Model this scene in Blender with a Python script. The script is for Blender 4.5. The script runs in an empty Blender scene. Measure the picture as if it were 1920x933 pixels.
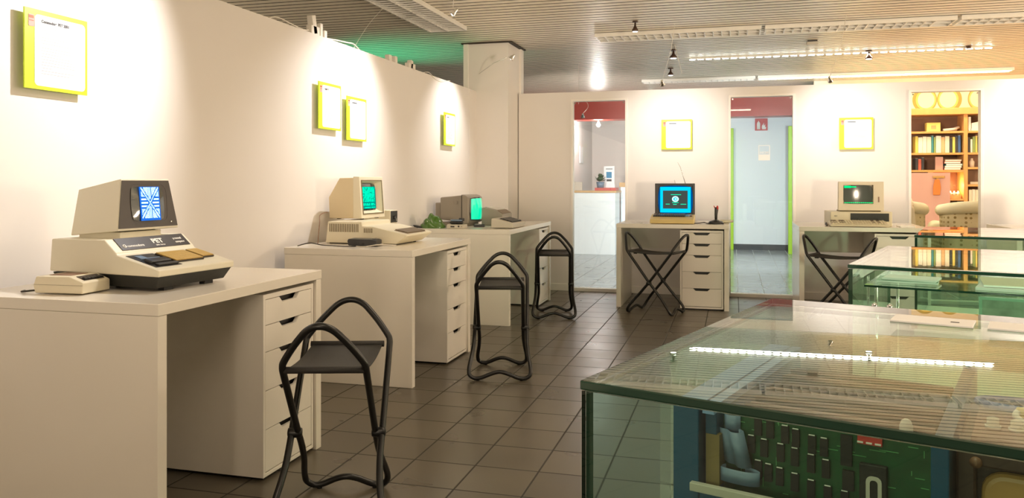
import bpy, bmesh, math, random
from mathutils import Vector, Matrix
random.seed(7)
PI = math.pi
R = math.radians
sc = bpy.context.scene
col = sc.collection

# ------------------------------------------------------------------ camera, world, exposure
F_PX, YAW, HOR, EYE = 1505.0, 15.45, 342.0, 1.09
cam_d = bpy.data.cameras.new('camera')
cam = bpy.data.objects.new('camera', cam_d)
col.objects.link(cam)
cam.location = (0, 0, EYE)
cam.rotation_euler = (R(90), 0, R(YAW))
cam_d.sensor_fit = 'HORIZONTAL'
cam_d.sensor_width = 36
cam_d.lens = 36 * F_PX / 1920
cam_d.shift_y = -(466.5 - HOR) / 1920
cam_d.clip_start = 0.02
sc.camera = cam
sc.view_settings.view_transform = 'Standard'
sc.view_settings.look = 'None'
sc.view_settings.gamma = 1
sc.view_settings.use_curve_mapping = False
sc.view_settings.exposure = 0.62
try:
    sc.cycles.use_denoising = True
    sc.cycles.max_bounces = 10
    sc.cycles.diffuse_bounces = 5
    sc.cycles.glossy_bounces = 5
    sc.cycles.transparent_max_bounces = 24
    sc.cycles.sample_clamp_indirect = 6
    sc.cycles.caustics_reflective = False
    sc.cycles.caustics_refractive = False
except Exception:
    pass
w = bpy.data.worlds.new('world'); sc.world = w
w.use_nodes = True
w.node_tree.nodes['Background'].inputs[0].default_value = (1, .93, .84, 1)
w.node_tree.nodes['Background'].inputs[1].default_value = 0.25

def lamp(kind, name, loc, energy, color, target=None, size=.1, size_y=None, spot=60, blend=.5):
    d = bpy.data.lights.new(name, kind)
    d.energy = energy; d.color = color
    if kind == 'AREA':
        d.size = size
        if size_y:
            d.shape = 'RECTANGLE'; d.size_y = size_y
    else:
        d.shadow_soft_size = size
    if kind == 'SPOT':
        d.spot_size = R(spot); d.spot_blend = blend
    o = bpy.data.objects.new(name, d); col.objects.link(o)
    o.location = loc
    if target is not None:
        o.rotation_euler = (Vector(target) - Vector(loc)).to_track_quat('-Z', 'Y').to_euler()
    return o

WARM = (1, .86, .70)
HAL = (1, .95, .92)
# added fill: area lights at the ceiling, points and spots outside the picture
ROOM = (1, .81, .60)
for i, (x, y, e) in enumerate([(-.3, .6, 12), (1.6, 2.6, 9), (-.3, 3.4, 12)]):
    lamp('AREA', 'ceiling_fill_light', (x, y, 2.425), e, ROOM, (x, y, 0), 1.2, .3)
for (x, y, z, e) in [(4.6, 6.2, 1.35, 150), (4.2, 2.2, 1.35, 55), (-.7, -1.9, 1.3, 34), (-1.7, -1.9, 1.3, 24), (-5.2, 5.0, 1.2, 36)]:
    lamp('POINT', 'hall_fill_light', (x, y, z), e, ROOM, size=.15)  # unseen point lights added to lift the general brightness
lamp('SPOT', 'ceiling_fill_spot', (2.4, -.9, .9), 620, ROOM, (-.5, 6.8, 2.64), .2, spot=58, blend=1.0)  # both spots added unseen to brighten the ceiling and upper walls
lamp('SPOT', 'ceiling_fill_spot', (-.9, -2.2, .9), 110, ROOM, (-.9, 5.0, 2.75), .2, spot=50, blend=1.0)
# green glow behind the partition
lamp('SPOT', 'green_light', (-3.95, 7.9, 1.2), 42, (.01, 1, .50), (-3.40, 7.9, 2.48), .1, spot=85, blend=1.0)
# rear rooms, lit by added fill lights hidden behind closed parts of the partition
lamp('SPOT', 'reception_fill_light', (-1.95, 8.5, 1.6), 190, (1, .92, .85), (-2.2, 13.6, 1.3), .1, spot=75, blend=.8)
lamp('SPOT', 'reception_fill_light', (-.55, 8.5, 1.6), 90, (.95, .97, 1), (-2.3, 13.0, 1.2), .1, spot=70, blend=.8)
lamp('SPOT', 'corridor_fill_light', (.80, 8.5, 1.6), 230, (.85, .95, 1), (.30, 13.0, .8), .1, spot=75, blend=.8)
lamp('SPOT', 'corridor_fill_light', (-.30, 8.5, 1.6), 110, (.85, .95, 1), (.40, 13.0, .5), .1, spot=75, blend=.8)
lamp('SPOT', 'library_fill_light', (1.28, 8.3, 1.75), 130, (1, .84, .64), (2.7, 11.3, 1.4), .1, spot=85, blend=.8)
lamp('POINT', 'library_fill_light', (4.2, 9.6, 1.3), 60, (1, .62, .32), size=.10)

# ------------------------------------------------------------------ materials
def mat(name, rgb, rough=.5, metal=0, emit=None, estr=0, noise=0, nscale=8, bump=0, spec=.5, coat=0):
    m = bpy.data.materials.new(name); m.use_nodes = True
    nt = m.node_tree; b = nt.nodes['Principled BSDF']
    b.inputs['Base Color'].default_value = (*rgb, 1)
    b.inputs['Roughness'].default_value = rough
    b.inputs['Metallic'].default_value = metal
    b.inputs['Specular IOR Level'].default_value = spec
    b.inputs['Coat Weight'].default_value = coat
    if emit:
        b.inputs['Emission Color'].default_value = (*emit, 1)
        b.inputs['Emission Strength'].default_value = estr
    if noise or bump:
        tc = nt.nodes.new('ShaderNodeTexCoord')
        n = nt.nodes.new('ShaderNodeTexNoise'); n.inputs['Scale'].default_value = nscale
        n.inputs['Detail'].default_value = 4
        nt.links.new(tc.outputs['Object'], n.inputs['Vector'])
        if noise:
            mx = nt.nodes.new('ShaderNodeMix'); mx.data_type = 'RGBA'
            mx.inputs['A'].default_value = (*[max(0, c * (1 - noise)) for c in rgb], 1)
            mx.inputs['B'].default_value = (*[min(1, c * (1 + noise)) for c in rgb], 1)
            nt.links.new(n.outputs['Fac'], mx.inputs['Factor'])
            nt.links.new(mx.outputs['Result'], b.inputs['Base Color'])
        if bump:
            bp = nt.nodes.new('ShaderNodeBump'); bp.inputs['Strength'].default_value = bump
            bp.inputs['Distance'].default_value = .002
            nt.links.new(n.outputs['Fac'], bp.inputs['Height'])
            nt.links.new(bp.outputs['Normal'], b.inputs['Normal'])
    return m

def glass(name, tint, refl=1.0):
    m = bpy.data.materials.new(name); m.use_nodes = True
    nt = m.node_tree; nt.nodes.clear()
    out = nt.nodes.new('ShaderNodeOutputMaterial')
    tr = nt.nodes.new('ShaderNodeBsdfTransparent'); tr.inputs[0].default_value = (*tint, 1)
    gl = nt.nodes.new('ShaderNodeBsdfGlossy'); gl.inputs['Roughness'].default_value = 0.0
    gl.inputs[0].default_value = (refl, refl, refl, 1)
    geo = nt.nodes.new('ShaderNodeNewGeometry')
    mp = nt.nodes.new('ShaderNodeMapRange')
    mp.inputs['To Min'].default_value = 1.5; mp.inputs['To Max'].default_value = 1 / 1.5
    nt.links.new(geo.outputs['Backfacing'], mp.inputs['Value'])
    fr = nt.nodes.new('ShaderNodeFresnel')
    nt.links.new(mp.outputs['Result'], fr.inputs['IOR'])
    mx = nt.nodes.new('ShaderNodeMixShader')
    nt.links.new(fr.outputs[0], mx.inputs[0])
    nt.links.new(tr.outputs[0], mx.inputs[1]); nt.links.new(gl.outputs[0], mx.inputs[2])
    nt.links.new(mx.outputs[0], out.inputs[0])
    return m

def emis(name, rgb, s):
    m = bpy.data.materials.new(name); m.use_nodes = True
    nt = m.node_tree; nt.nodes.clear()
    out = nt.nodes.new('ShaderNodeOutputMaterial'); e = nt.nodes.new('ShaderNodeEmission')
    e.inputs[0].default_value = (*rgb, 1); e.inputs[1].default_value = s
    nt.links.new(e.outputs[0], out.inputs[0]); return m

def floor_mat(name, base, grout, ox, oy, rough):
    m = bpy.data.materials.new(name); m.use_nodes = True
    nt = m.node_tree; N = nt.nodes.new; L = nt.links.new
    b = nt.nodes['Principled BSDF']
    tc = N('ShaderNodeTexCoord'); sp = N('ShaderNodeSeparateXYZ'); L(tc.outputs['Object'], sp.inputs[0])
    def mth(op, a, v=None, v2=None):
        n = N('ShaderNodeMath'); n.operation = op
        for k, x in enumerate((a, v, v2)):
            if x is None: continue
            if isinstance(x, (int, float)): n.inputs[k].default_value = x
            else: L(x, n.inputs[k])
        return n.outputs[0]
    fx = mth('DIVIDE', mth('ADD', sp.outputs[0], ox), .25)
    fy = mth('DIVIDE', mth('ADD', sp.outputs[1], oy), .25)
    dx = mth('ABSOLUTE', mth('SUBTRACT', mth('FRACT', fx), .5))
    dy = mth('ABSOLUTE', mth('SUBTRACT', mth('FRACT', fy), .5))
    d = mth('MAXIMUM', dx, dy)
    g = N('ShaderNodeMapRange'); L(d, g.inputs['Value'])
    g.inputs['From Min'].default_value = .482; g.inputs['From Max'].default_value = .491
    cb = N('ShaderNodeCombineXYZ'); L(mth('FLOOR', fx), cb.inputs[0]); L(mth('FLOOR', fy), cb.inputs[1])
    wn = N('ShaderNodeTexWhiteNoise'); L(cb.outputs[0], wn.inputs['Vector'])
    no = N('ShaderNodeTexNoise'); no.inputs['Scale'].default_value = 4; no.inputs['Detail'].default_value = 2
    L(tc.outputs['Object'], no.inputs['Vector'])
    v = mth('ADD', mth('MULTIPLY', wn.outputs['Value'], .35), mth('MULTIPLY', no.outputs['Fac'], .7))
    c1 = N('ShaderNodeMix'); c1.data_type = 'RGBA'
    c1.inputs['A'].default_value = (*[c * .6 for c in base], 1); c1.inputs['B'].default_value = (*[c * 1.45 for c in base], 1)
    L(v, c1.inputs['Factor'])
    c2 = N('ShaderNodeMix'); c2.data_type = 'RGBA'; c2.inputs['B'].default_value = (*grout, 1)
    L(g.outputs['Result'], c2.inputs['Factor']); L(c1.outputs['Result'], c2.inputs['A'])
    L(c2.outputs['Result'], b.inputs['Base Color'])
    L(mth('ADD', mth('ADD', mth('MULTIPLY', no.outputs['Fac'], .16), rough - .08), mth('MULTIPLY', g.outputs['Result'], .4)), b.inputs['Roughness'])
    bp = N('ShaderNodeBump'); bp.inputs['Strength'].default_value = .5; bp.inputs['Distance'].default_value = .002
    h = mth('SUBTRACT', 0.0, g.outputs['Result'])
    L(h, bp.inputs['Height']); L(bp.outputs['Normal'], b.inputs['Normal'])
    b.inputs['Specular IOR Level'].default_value = .6
    return m

def dot_mat(name, base, dot, scale):
    m = bpy.data.materials.new(name); m.use_nodes = True
    nt = m.node_tree; N = nt.nodes.new; L = nt.links.new
    b = nt.nodes['Principled BSDF']; b.inputs['Roughness'].default_value = .9
    tc = N('ShaderNodeTexCoord'); v = N('ShaderNodeTexVoronoi'); v.inputs['Scale'].default_value = scale
    v.inputs['Randomness'].default_value = .15
    L(tc.outputs['Object'], v.inputs['Vector'])
    mp = N('ShaderNodeMapRange'); mp.inputs['From Min'].default_value = .25; mp.inputs['From Max'].default_value = .35
    L(v.outputs['Distance'], mp.inputs['Value'])
    mx = N('ShaderNodeMix'); mx.data_type = 'RGBA'
    mx.inputs['A'].default_value = (*dot, 1); mx.inputs['B'].default_value = (*base, 1)
    L(mp.outputs['Result'], mx.inputs['Factor']); L(mx.outputs['Result'], b.inputs['Base Color'])
    return m

def wood_mat(name, a, b_, scale=6, rough=.45, stretch=(1, 1, 12)):
    m = bpy.data.materials.new(name); m.use_nodes = True
    nt = m.node_tree; N = nt.nodes.new; L = nt.links.new
    b = nt.nodes['Principled BSDF']; b.inputs['Roughness'].default_value = rough
    tc = N('ShaderNodeTexCoord'); mp = N('ShaderNodeMapping'); mp.inputs['Scale'].default_value = [1 / s * 4 for s in stretch]
    L(tc.outputs['Object'], mp.inputs['Vector'])
    n = N('ShaderNodeTexNoise'); n.inputs['Scale'].default_value = scale; n.inputs['Detail'].default_value = 6
    n.inputs['Distortion'].default_value = 1.0
    L(mp.outputs['Vector'], n.inputs['Vector'])
    mx = N('ShaderNodeMix'); mx.data_type = 'RGBA'
    mx.inputs['A'].default_value = (*a, 1); mx.inputs['B'].default_value = (*b_, 1)
    L(n.outputs['Fac'], mx.inputs['Factor']); L(mx.outputs['Result'], b.inputs['Base Color'])
    return m

M = {}
M['wall'] = mat('wall_paint', (.80, .76, .72), .7, noise=.02, nscale=2, bump=.05)
M['wall_cool'] = mat('wall_paint_cool', (.78, .83, .85), .55, noise=.02, nscale=2)
M['trim'] = mat('white_trim', (.86, .82, .76), .35, noise=.02)
M['desk'] = mat('desk_white', (.82, .775, .69), .20, noise=.01, nscale=3)
M['drawer'] = mat('drawer_white', (.84, .80, .73), .3, noise=.01, nscale=3)
M['black'] = mat('black_plastic', (.012, .012, .012), .4, noise=.1)
M['blackmetal'] = mat('black_painted_tube', (.006, .006, .006), .34, noise=.1)
M['seat'] = mat('black_seat_fabric', (.022, .02, .018), .6, noise=.25, nscale=200, bump=.4)
M['rubber'] = mat('rubber', (.01, .01, .01), .7, noise=.1)
M['slat'] = mat('ceiling_slat', (.84, .76, .61), .36, noise=.03, nscale=1.5)
M['gap_shade'] = mat('ceiling_gap_shade', (.05, .04, .03), .8, noise=.1)
M['floor'] = floor_mat('floor_tiles', (.096, .082, .059), (.020, .017, .012), .96 + 5 - .125 + .125, -5.194 + 10, .30)
M['floor_b'] = floor_mat('floor_tiles_rear_lightened', (.24, .26, .27), (.45, .46, .46), .96 + 5, -5.194 + 10, .16)  # rear tiles paler: wall reflection and bright light put into the colour
M['yellow'] = mat('poster_yellow', (.60, .80, .02), .4, noise=.02)
M['paper'] = mat('poster_paper', (.86, .86, .86), .5, noise=.01)
M['ink'] = mat('grey_ink', (.04, .04, .045), .6, noise=.1)
M['inkl'] = mat('pale_ink', (.17, .17, .17), .6, noise=.1)
M['orange'] = mat('orange_ink', (.45, .08, .01), .5, noise=.05)
M['pet'] = mat('cream_painted_metal', (.73, .69, .55), .38, noise=.03, nscale=3)
M['petblk'] = mat('dark_textured_metal', (.018, .019, .016), .5, noise=.2, nscale=60, bump=.3)
M['bezel'] = mat('dark_brown_bezel', (.030, .022, .017), .4, noise=.1)
M['crt'] = mat('crt_glass', (.03, .045, .045), .06, noise=.1, coat=.5)
M['crt_blue'] = emis('crt_blue_glow', (.02, .17, .75), .75)
M['crt_white'] = emis('crt_light_pixels', (.55, .90, 1.0), 1.3)
M['crt_green'] = emis('crt_green_text', (.0, .80, .42), 1.0)
M['crt_teal'] = emis('crt_teal_glow', (.0, .40, .30), .55)
M['crt_cyan'] = emis('screen_cyan', (.0, .48, .92), 1.05)
M['crt_navy'] = emis('screen_blue_edge', (.0, .07, .25), .8)
M['crt_dark'] = emis('screen_dark_window', (.05, .07, .06), .8)
M['crt_pale'] = emis('screen_pale', (.55, .95, 1), 1.0)
M['crt_lime'] = emis('green_line_text', (.0, .75, .18), 1.1)
M['gold'] = mat('yellow_keys', (.52, .34, .09), .4, noise=.15, nscale=40)
M['white_ink'] = mat('white_print', (.8, .78, .72), .5, noise=.01)
M['beige'] = mat('beige_plastic', (.66, .55, .35), .42, noise=.04, nscale=5)
M['beigel'] = mat('light_beige_plastic', (.72, .66, .50), .42, noise=.03, nscale=5)
M['beiged'] = mat('vent_shadow_beige', (.16, .12, .06), .6, noise=.1)
M['keyb'] = mat('brown_keys', (.20, .15, .10), .5, noise=.1)
M['grey'] = mat('warm_grey_plastic', (.30, .265, .22), .45, noise=.04, nscale=6)
M['greyl'] = mat('pale_grey_plastic', (.55, .51, .43), .42, noise=.03, nscale=6)
M['dgrey'] = mat('charcoal_plastic', (.03, .03, .032), .35, noise=.1)
M['frog'] = mat('green_gloss_plastic', (.07, .17, .02), .12, noise=.2, nscale=12, coat=.6)
M['cable_b'] = mat('dark_cable', (.03, .025, .02), .5, noise=.1)
M['cable_w'] = mat('white_cable', (.80, .76, .68), .45, noise=.03)
M['chrome'] = mat('chrome', (.8, .8, .8), .12, 1, noise=.02)
M['bulb'] = emis('lamp_bulb', (1, .95, .85), 40)
M['bulbs'] = emis('small_lamp_bulb', (1, .94, .82), 6)
M['led'] = emis('led_chip', (1, .95, .84), 14)
M['tube'] = emis('fluorescent_tube', (1, .90, .50), 14)
M['louvre'] = mat('louvre_white', (.82, .80, .74), .35, noise=.02)
M['cardb'] = emis('exit', (1, 1, 1), 1)
M['glass'] = glass('case_glass', (.90, .97, .935))
M['glassf'] = glass('case_glass_front', (.86, .965, .92))
M['gedge'] = mat('glass_cut_edge', (.012, .045, .030), .08, noise=.2, coat=.5)
M['gedgel'] = mat('glass_cut_edge_light', (.30, .50, .38), .15, noise=.1)
M['pane'] = glass('window_glass', (.97, .985, .985))
M['blue'] = mat('teal_blue_enamel', (.0, .07, .15), .35, noise=.05)
M['blue_sheen'] = mat('blue_enamel_sheen', (.22, .36, .62), .35, noise=.05)  # ceiling reflection on the rack's blue top faces, put into the colour
M['pcb'] = mat('green_circuit_board', (.006, .070, .022), .35, noise=.55, nscale=45)
M['chip'] = mat('black_chip', (.005, .004, .004), .5, noise=.2)
M['ribbon'] = mat('blue_grey_ribbon', (.15, .22, .32), .45, noise=.1)
M['brown'] = mat('dark_brown_leather', (.045, .022, .014), .45, noise=.35, nscale=20, bump=.4)
M['brownl'] = mat('brown_bakelite', (.22, .11, .065), .4, noise=.15, nscale=12)
M['tan'] = mat('tan_leather', (.50, .28, .09), .42, noise=.18, nscale=9)
M['oliveb'] = mat('olive_bracket', (.22, .15, .05), .5, noise=.1)
M['reflector'] = mat('luminaire_reflector', (.30, .27, .22), .4, noise=.1)
M['wall_dim'] = mat('hall_wall_painted_dim', (.05, .045, .04), .7, noise=.1)  # dark colour stands in for an unlit hall, keeps pane reflections low
M['red'] = mat('red_paint', (.34, .035, .022), .3, noise=.06)
M['redp'] = mat('red_plastic', (.50, .04, .03), .4, noise=.05)
M['green'] = mat('green_door_paint', (.36, .62, .0), .4, noise=.03)
M['counter'] = mat('counter_white', (.80, .85, .86), .3, noise=.02)
M['oak'] = wood_mat('oak_counter_top', (.50, .30, .12), (.62, .40, .18))
M['shelf'] = wood_mat('orange_wood_shelf', (.62, .30, .09), (.74, .40, .15))
M['chair'] = dot_mat('patterned_upholstery', (.66, .58, .38), (.30, .22, .09), 22)
M['chairt'] = mat('cream_upholstery', (.74, .69, .50), .9, noise=.1, nscale=12)
M['wallpaper'] = mat('cream_wallpaper', (.92, .86, .70), .8, noise=.02)
M['ochre'] = mat('ochre_print', (.50, .40, .10), .8, noise=.05)
M['ochrel'] = mat('yellow_print', (.85, .70, .20), .8, noise=.05)
M['dark'] = mat('dark_skirting', (.03, .035, .04), .4, noise=.1)
M['plant'] = mat('plant_leaf', (.02, .07, .025), .5, noise=.4, nscale=30)
M['sblue'] = mat('sign_blue', (.02, .22, .42), .5, noise=.05)
M['decal'] = mat('white_decal', (.85, .88, .88), .5, emit=None, noise=.01)
M['bronze'] = mat('bronze_fitting', (.10, .06, .045), .35, .6, noise=.1)
M['yellowp'] = mat('yellow_plastic', (.75, .55, .02), .35, noise=.05)
M['clear'] = mat('milky_tube_glass', (.75, .68, .58), .15, noise=.1)
M['bookd'] = [mat('book_' + str(i), c, .6, noise=.08, nscale=10) for i, c in enumerate(
    [(.80, .75, .62), (.85, .82, .74), (.55, .12, .08), (.06, .14, .35), (.05, .25, .30), (.75, .62, .15), (.25, .35, .12), (.04, .04, .05), (.70, .45, .25), (.10, .30, .60)])]
M['pinkp'] = mat('pink_paper', (.62, .36, .32), .7, noise=.05)
M['slateg'] = mat('magazine_cover', (.25, .33, .25), .4, noise=.6, nscale=30)
M['rug'] = mat('floor_light', (.5, .5, .5), .5)

# ------------------------------------------------------------------ geometry helpers
class MB:
    def __init__(s):
        s.bm = bmesh.new(); s.mi = 0
    def _f(s, vs, smooth=False):
        try:
            f = s.bm.faces.new(vs)
            f.material_index = s.mi; f.smooth = smooth
            return f
        except ValueError:
            return None
    def box(s, x0, x1, y0, y1, z0, z1, T=None):
        P = [(x0, y0, z0), (x1, y0, z0), (x1, y1, z0), (x0, y1, z0), (x0, y0, z1), (x1, y0, z1), (x1, y1, z1), (x0, y1, z1)]
        if T: P = [T @ Vector(p) for p in P]
        v = [s.bm.verts.new(p) for p in P]
        for q in ((0, 3, 2, 1), (4, 5, 6, 7), (0, 1, 5, 4), (1, 2, 6, 5), (2, 3, 7, 6), (3, 0, 4, 7)):
            s._f([v[i] for i in q])
        return s
    def hexa(s, P):
        """8 points: bottom quad ccw, top quad ccw"""
        v = [s.bm.verts.new(p) for p in P]
        for q in ((0, 3, 2, 1), (4, 5, 6, 7), (0, 1, 5, 4), (1, 2, 6, 5), (2, 3, 7, 6), (3, 0, 4, 7)):
            s._f([v[i] for i in q])
        return s
    def prism(s, prof, a0, a1, axis='x'):
        """profile in the plane normal to axis, extruded from a0 to a1.
        axis x: prof=(y,z); axis y: prof=(x,z); axis z: prof=(x,y)"""
        def mk(a, p):
            return {'x': (a, p[0], p[1]), 'y': (p[0], a, p[1]), 'z': (p[0], p[1], a)}[axis]
        A = [s.bm.verts.new(mk(a0, p)) for p in prof]; B = [s.bm.verts.new(mk(a1, p)) for p in prof]
        n = len(prof)
        s._f(A); s._f(B[::-1])
        for i in range(n):
            s._f([A[i], B[i], B[(i + 1) % n], A[(i + 1) % n]])
        return s
    def ring(s, outer, inner, a0, a1, axis='y'):
        """frame between two loops with equal count, extruded"""
        def mk(a, p):
            return {'x': (a, p[0], p[1]), 'y': (p[0], a, p[1]), 'z': (p[0], p[1], a)}[axis]
        n = len(outer)
        O0 = [s.bm.verts.new(mk(a0, p)) for p in outer]; O1 = [s.bm.verts.new(mk(a1, p)) for p in outer]
        I0 = [s.bm.verts.new(mk(a0, p)) for p in inner]; I1 = [s.bm.verts.new(mk(a1, p)) for p in inner]
        for i in range(n):
            j = (i + 1) % n
            s._f([O0[i], O0[j], I0[j], I0[i]]); s._f([O1[i], I1[i], I1[j], O1[j]])
            s._f([O0[i], O1[i], O1[j], O0[j]]); s._f([I0[i], I0[j], I1[j], I1[i]])
        return s
    def tube(s, pts, r, n=8, closed=False):
        pts = [Vector(p) for p in pts]; N = len(pts); rings = []
        up = None
        for i, p in enumerate(pts):
            a = pts[(i - 1) % N] if (closed or i > 0) else p
            b = pts[(i + 1) % N] if (closed or i < N - 1) else p
            t = (b - a)
            if t.length < 1e-9: t = Vector((0, 0, 1))
            t.normalize()
            if up is None:
                up = Vector((0, 0, 1)) if abs(t.z) < .9 else Vector((1, 0, 0))
            u = (up - t * up.dot(t))
            if u.length < 1e-6: u = t.orthogonal()
            u.normalize(); up = u
            v = t.cross(u)
            rr = r[i] if isinstance(r, (list, tuple)) else r
            rings.append([s.bm.verts.new(p + (u * math.cos(2 * PI * k / n) + v * math.sin(2 * PI * k / n)) * rr) for k in range(n)])
        for i in range(N if closed else N - 1):
            A, B = rings[i], rings[(i + 1) % N]
            off = 0
            if closed and i == N - 1:
                off = min(range(n), key=lambda o: (A[0].co - B[o].co).length)
            for k in range(n):
                s._f([A[k], A[(k + 1) % n], B[(k + 1 + off) % n], B[(k + off) % n]], True)
        if not closed:
            s._f(rings[0][::-1]); s._f(rings[-1])
        return s
    def cyl(s, p0, p1, r0, r1=None, n=16):
        return s.tube([p0, p1], [r0, r0 if r1 is None else r1], n)
    def lathe(s, prof, n=20, T=None):
        rings = []
        for r, z in prof:
            rings.append([s.bm.verts.new((T @ Vector(p)) if T else p) for p in
                          [(r * math.cos(2 * PI * k / n), r * math.sin(2 * PI * k / n), z) for k in range(n)]])
        for A, B in zip(rings, rings[1:]):
            for k in range(n):
                s._f([A[k], A[(k + 1) % n], B[(k + 1) % n], B[k]], True)
        s._f(rings[0][::-1]); s._f(rings[-1])
        return s
    def ell(s, c, rx, ry, rz, nu=16, nv=10, T=None, fn=None):
        vs = []
        for j in range(nv + 1):
            th = PI * j / nv; row = []
            for i in range(nu):
                ph = 2 * PI * i / nu
                d = Vector((math.sin(th) * math.cos(ph), math.sin(th) * math.sin(ph), math.cos(th)))
                k = fn(d) if fn else 1
                p = Vector((c[0] + rx * d.x * k, c[1] + ry * d.y * k, c[2] + rz * d.z * k))
                if T: p = T @ p
                row.append(s.bm.verts.new(p))
            vs.append(row)
        for j in range(nv):
            for i in range(nu):
                s._f([vs[j][i], vs[j + 1][i], vs[j + 1][(i + 1) % nu], vs[j][(i + 1) % nu]], True)
        bmesh.ops.remove_doubles(s.bm, verts=[v for r in (vs[0], vs[-1]) for v in r], dist=1e-7)
        return s
    def grid(s, fn, nu, nv, smooth=True):
        V = [[s.bm.verts.new(fn(i / nu, j / nv)) for i in range(nu + 1)] for j in range(nv + 1)]
        for j in range(nv):
            for i in range(nu):
                s._f([V[j][i], V[j][i + 1], V[j + 1][i + 1], V[j + 1][i]], smooth)
        return s
    def build(s, name, mats, parent=None, bevel=0, seg=2):
        bmesh.ops.recalc_face_normals(s.bm, faces=s.bm.faces)
        me = bpy.data.meshes.new(name); s.bm.to_mesh(me); s.bm.free()
        for m in (mats if isinstance(mats, (list, tuple)) else [mats]):
            me.materials.append(m)
        o = bpy.data.objects.new(name, me); col.objects.link(o)
        if parent: o.parent = parent
        if bevel:
            b = o.modifiers.new('bevel', 'BEVEL'); b.width = bevel; b.segments = seg; b.limit_method = 'ANGLE'; b.angle_limit = R(35)
        return o

def tag(o, label, cat, group=None, kind=None):
    if label: o['label'] = label
    if cat: o['category'] = cat
    if group: o['group'] = group
    if kind: o['kind'] = kind
    return o
def thing(name, label, cat, loc=(0, 0, 0), rz=0, group=None):
    o = bpy.data.objects.new(name, None); col.objects.link(o)
    o.empty_display_size = .05
    o.location = loc; o.rotation_euler = (0, 0, R(rz))
    return tag(o, label, cat, group)
def struct(o):
    o['kind'] = 'structure'; return o
def copy_tree(o, parent=None):
    c = o.copy(); col.objects.link(c)
    if parent: c.parent = parent
    for ch in list(o.children): copy_tree(ch, c)
    return c
def rrect(x0, x1, z0, z1, r, n=5):
    P = []
    for cx, cz, a in ((x1 - r, z0 + r, -90), (x1 - r, z1 - r, 0), (x0 + r, z1 - r, 90), (x0 + r, z0 + r, 180)):
        for k in range(n + 1):
            t = R(a + 90 * k / n); P.append((cx + r * math.cos(t), cz + r * math.sin(t)))
    return P
def catmull(P, per=6, closed=False):
    P = [Vector(p) for p in P]; n = len(P); out = []
    rng = n if closed else n - 1
    for i in range(rng):
        g = lambda k: P[k % n] if closed else P[max(0, min(n - 1, k))]
        p0, p1, p2, p3 = g(i - 1), g(i), g(i + 1), g(i + 2)
        for k in range(per):
            t = k / per
            out.append(.5 * ((2 * p1) + (-p0 + p2) * t + (2 * p0 - 5 * p1 + 4 * p2 - p3) * t * t + (-p0 + 3 * p1 - 3 * p2 + p3) * t ** 3))
    if not closed: out.append(P[-1])
    return out
def text(name, s, size, m, parent, loc, rot=(90, 0, 0), width=None, bold=0, depth=.0003):
    c = bpy.data.curves.new(name, 'FONT'); c.body = s; c.size = size; c.extrude = depth; c.offset = bold
    t = bpy.data.objects.new(name + '_tmp', c); col.objects.link(t)
    bpy.context.view_layer.update()
    me = bpy.data.meshes.new_from_object(t.evaluated_get(bpy.context.evaluated_depsgraph_get()))
    col.objects.unlink(t); bpy.data.objects.remove(t)
    if width:
        xs = [v.co.x for v in me.vertices]; k = width / (max(xs) - min(xs)); x0 = min(xs)
        for v in me.vertices: v.co.x = (v.co.x - x0) * k
    me.materials.clear(); me.materials.append(m)
    o = bpy.data.objects.new(name, me); col.objects.link(o); o.parent = parent
    o.location = loc; o.rotation_euler = [R(a) for a in rot]
    return o

# ------------------------------------------------------------------ room shell
XL, YB, ZC, ZW = -2.475, 7.96, 2.48, 2.0
struct(MB().box(-7, 6, -3.2, YB + .04, -.05, 0).build('floor', M['floor']))
struct(MB().box(-7, 6, YB + .04, 16, -.05, 0).build('floor_rear', M['floor_b']))
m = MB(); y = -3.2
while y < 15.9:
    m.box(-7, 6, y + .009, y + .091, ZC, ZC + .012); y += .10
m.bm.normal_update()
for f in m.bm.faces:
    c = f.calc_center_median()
    f.material_index = 0 if c.z < ZC + .001 else 1  # slat sides get the dark material: recess shade put into the colour
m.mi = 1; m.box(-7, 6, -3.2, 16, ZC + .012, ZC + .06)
struct(m.build('ceiling', [M['slat'], M['gap_shade']]))
struct(MB().box(-7.05, -7, -3.2, 16, 0, ZC + .06).build('wall_far_left', M['wall']))
struct(MB().box(6, 6.05, -3.2, 16, 0, ZC + .06).build('wall_right', M['wall']))
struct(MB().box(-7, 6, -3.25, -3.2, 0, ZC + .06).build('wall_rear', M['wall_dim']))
struct(MB().box(-7, 6, 16, 16.05, 0, ZC + .06).build('wall_far_back', M['wall']))
struct(MB().box(XL - .06, XL, -3.2, 7.60, 0, ZW).build('wall_left', M['wall']))
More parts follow.
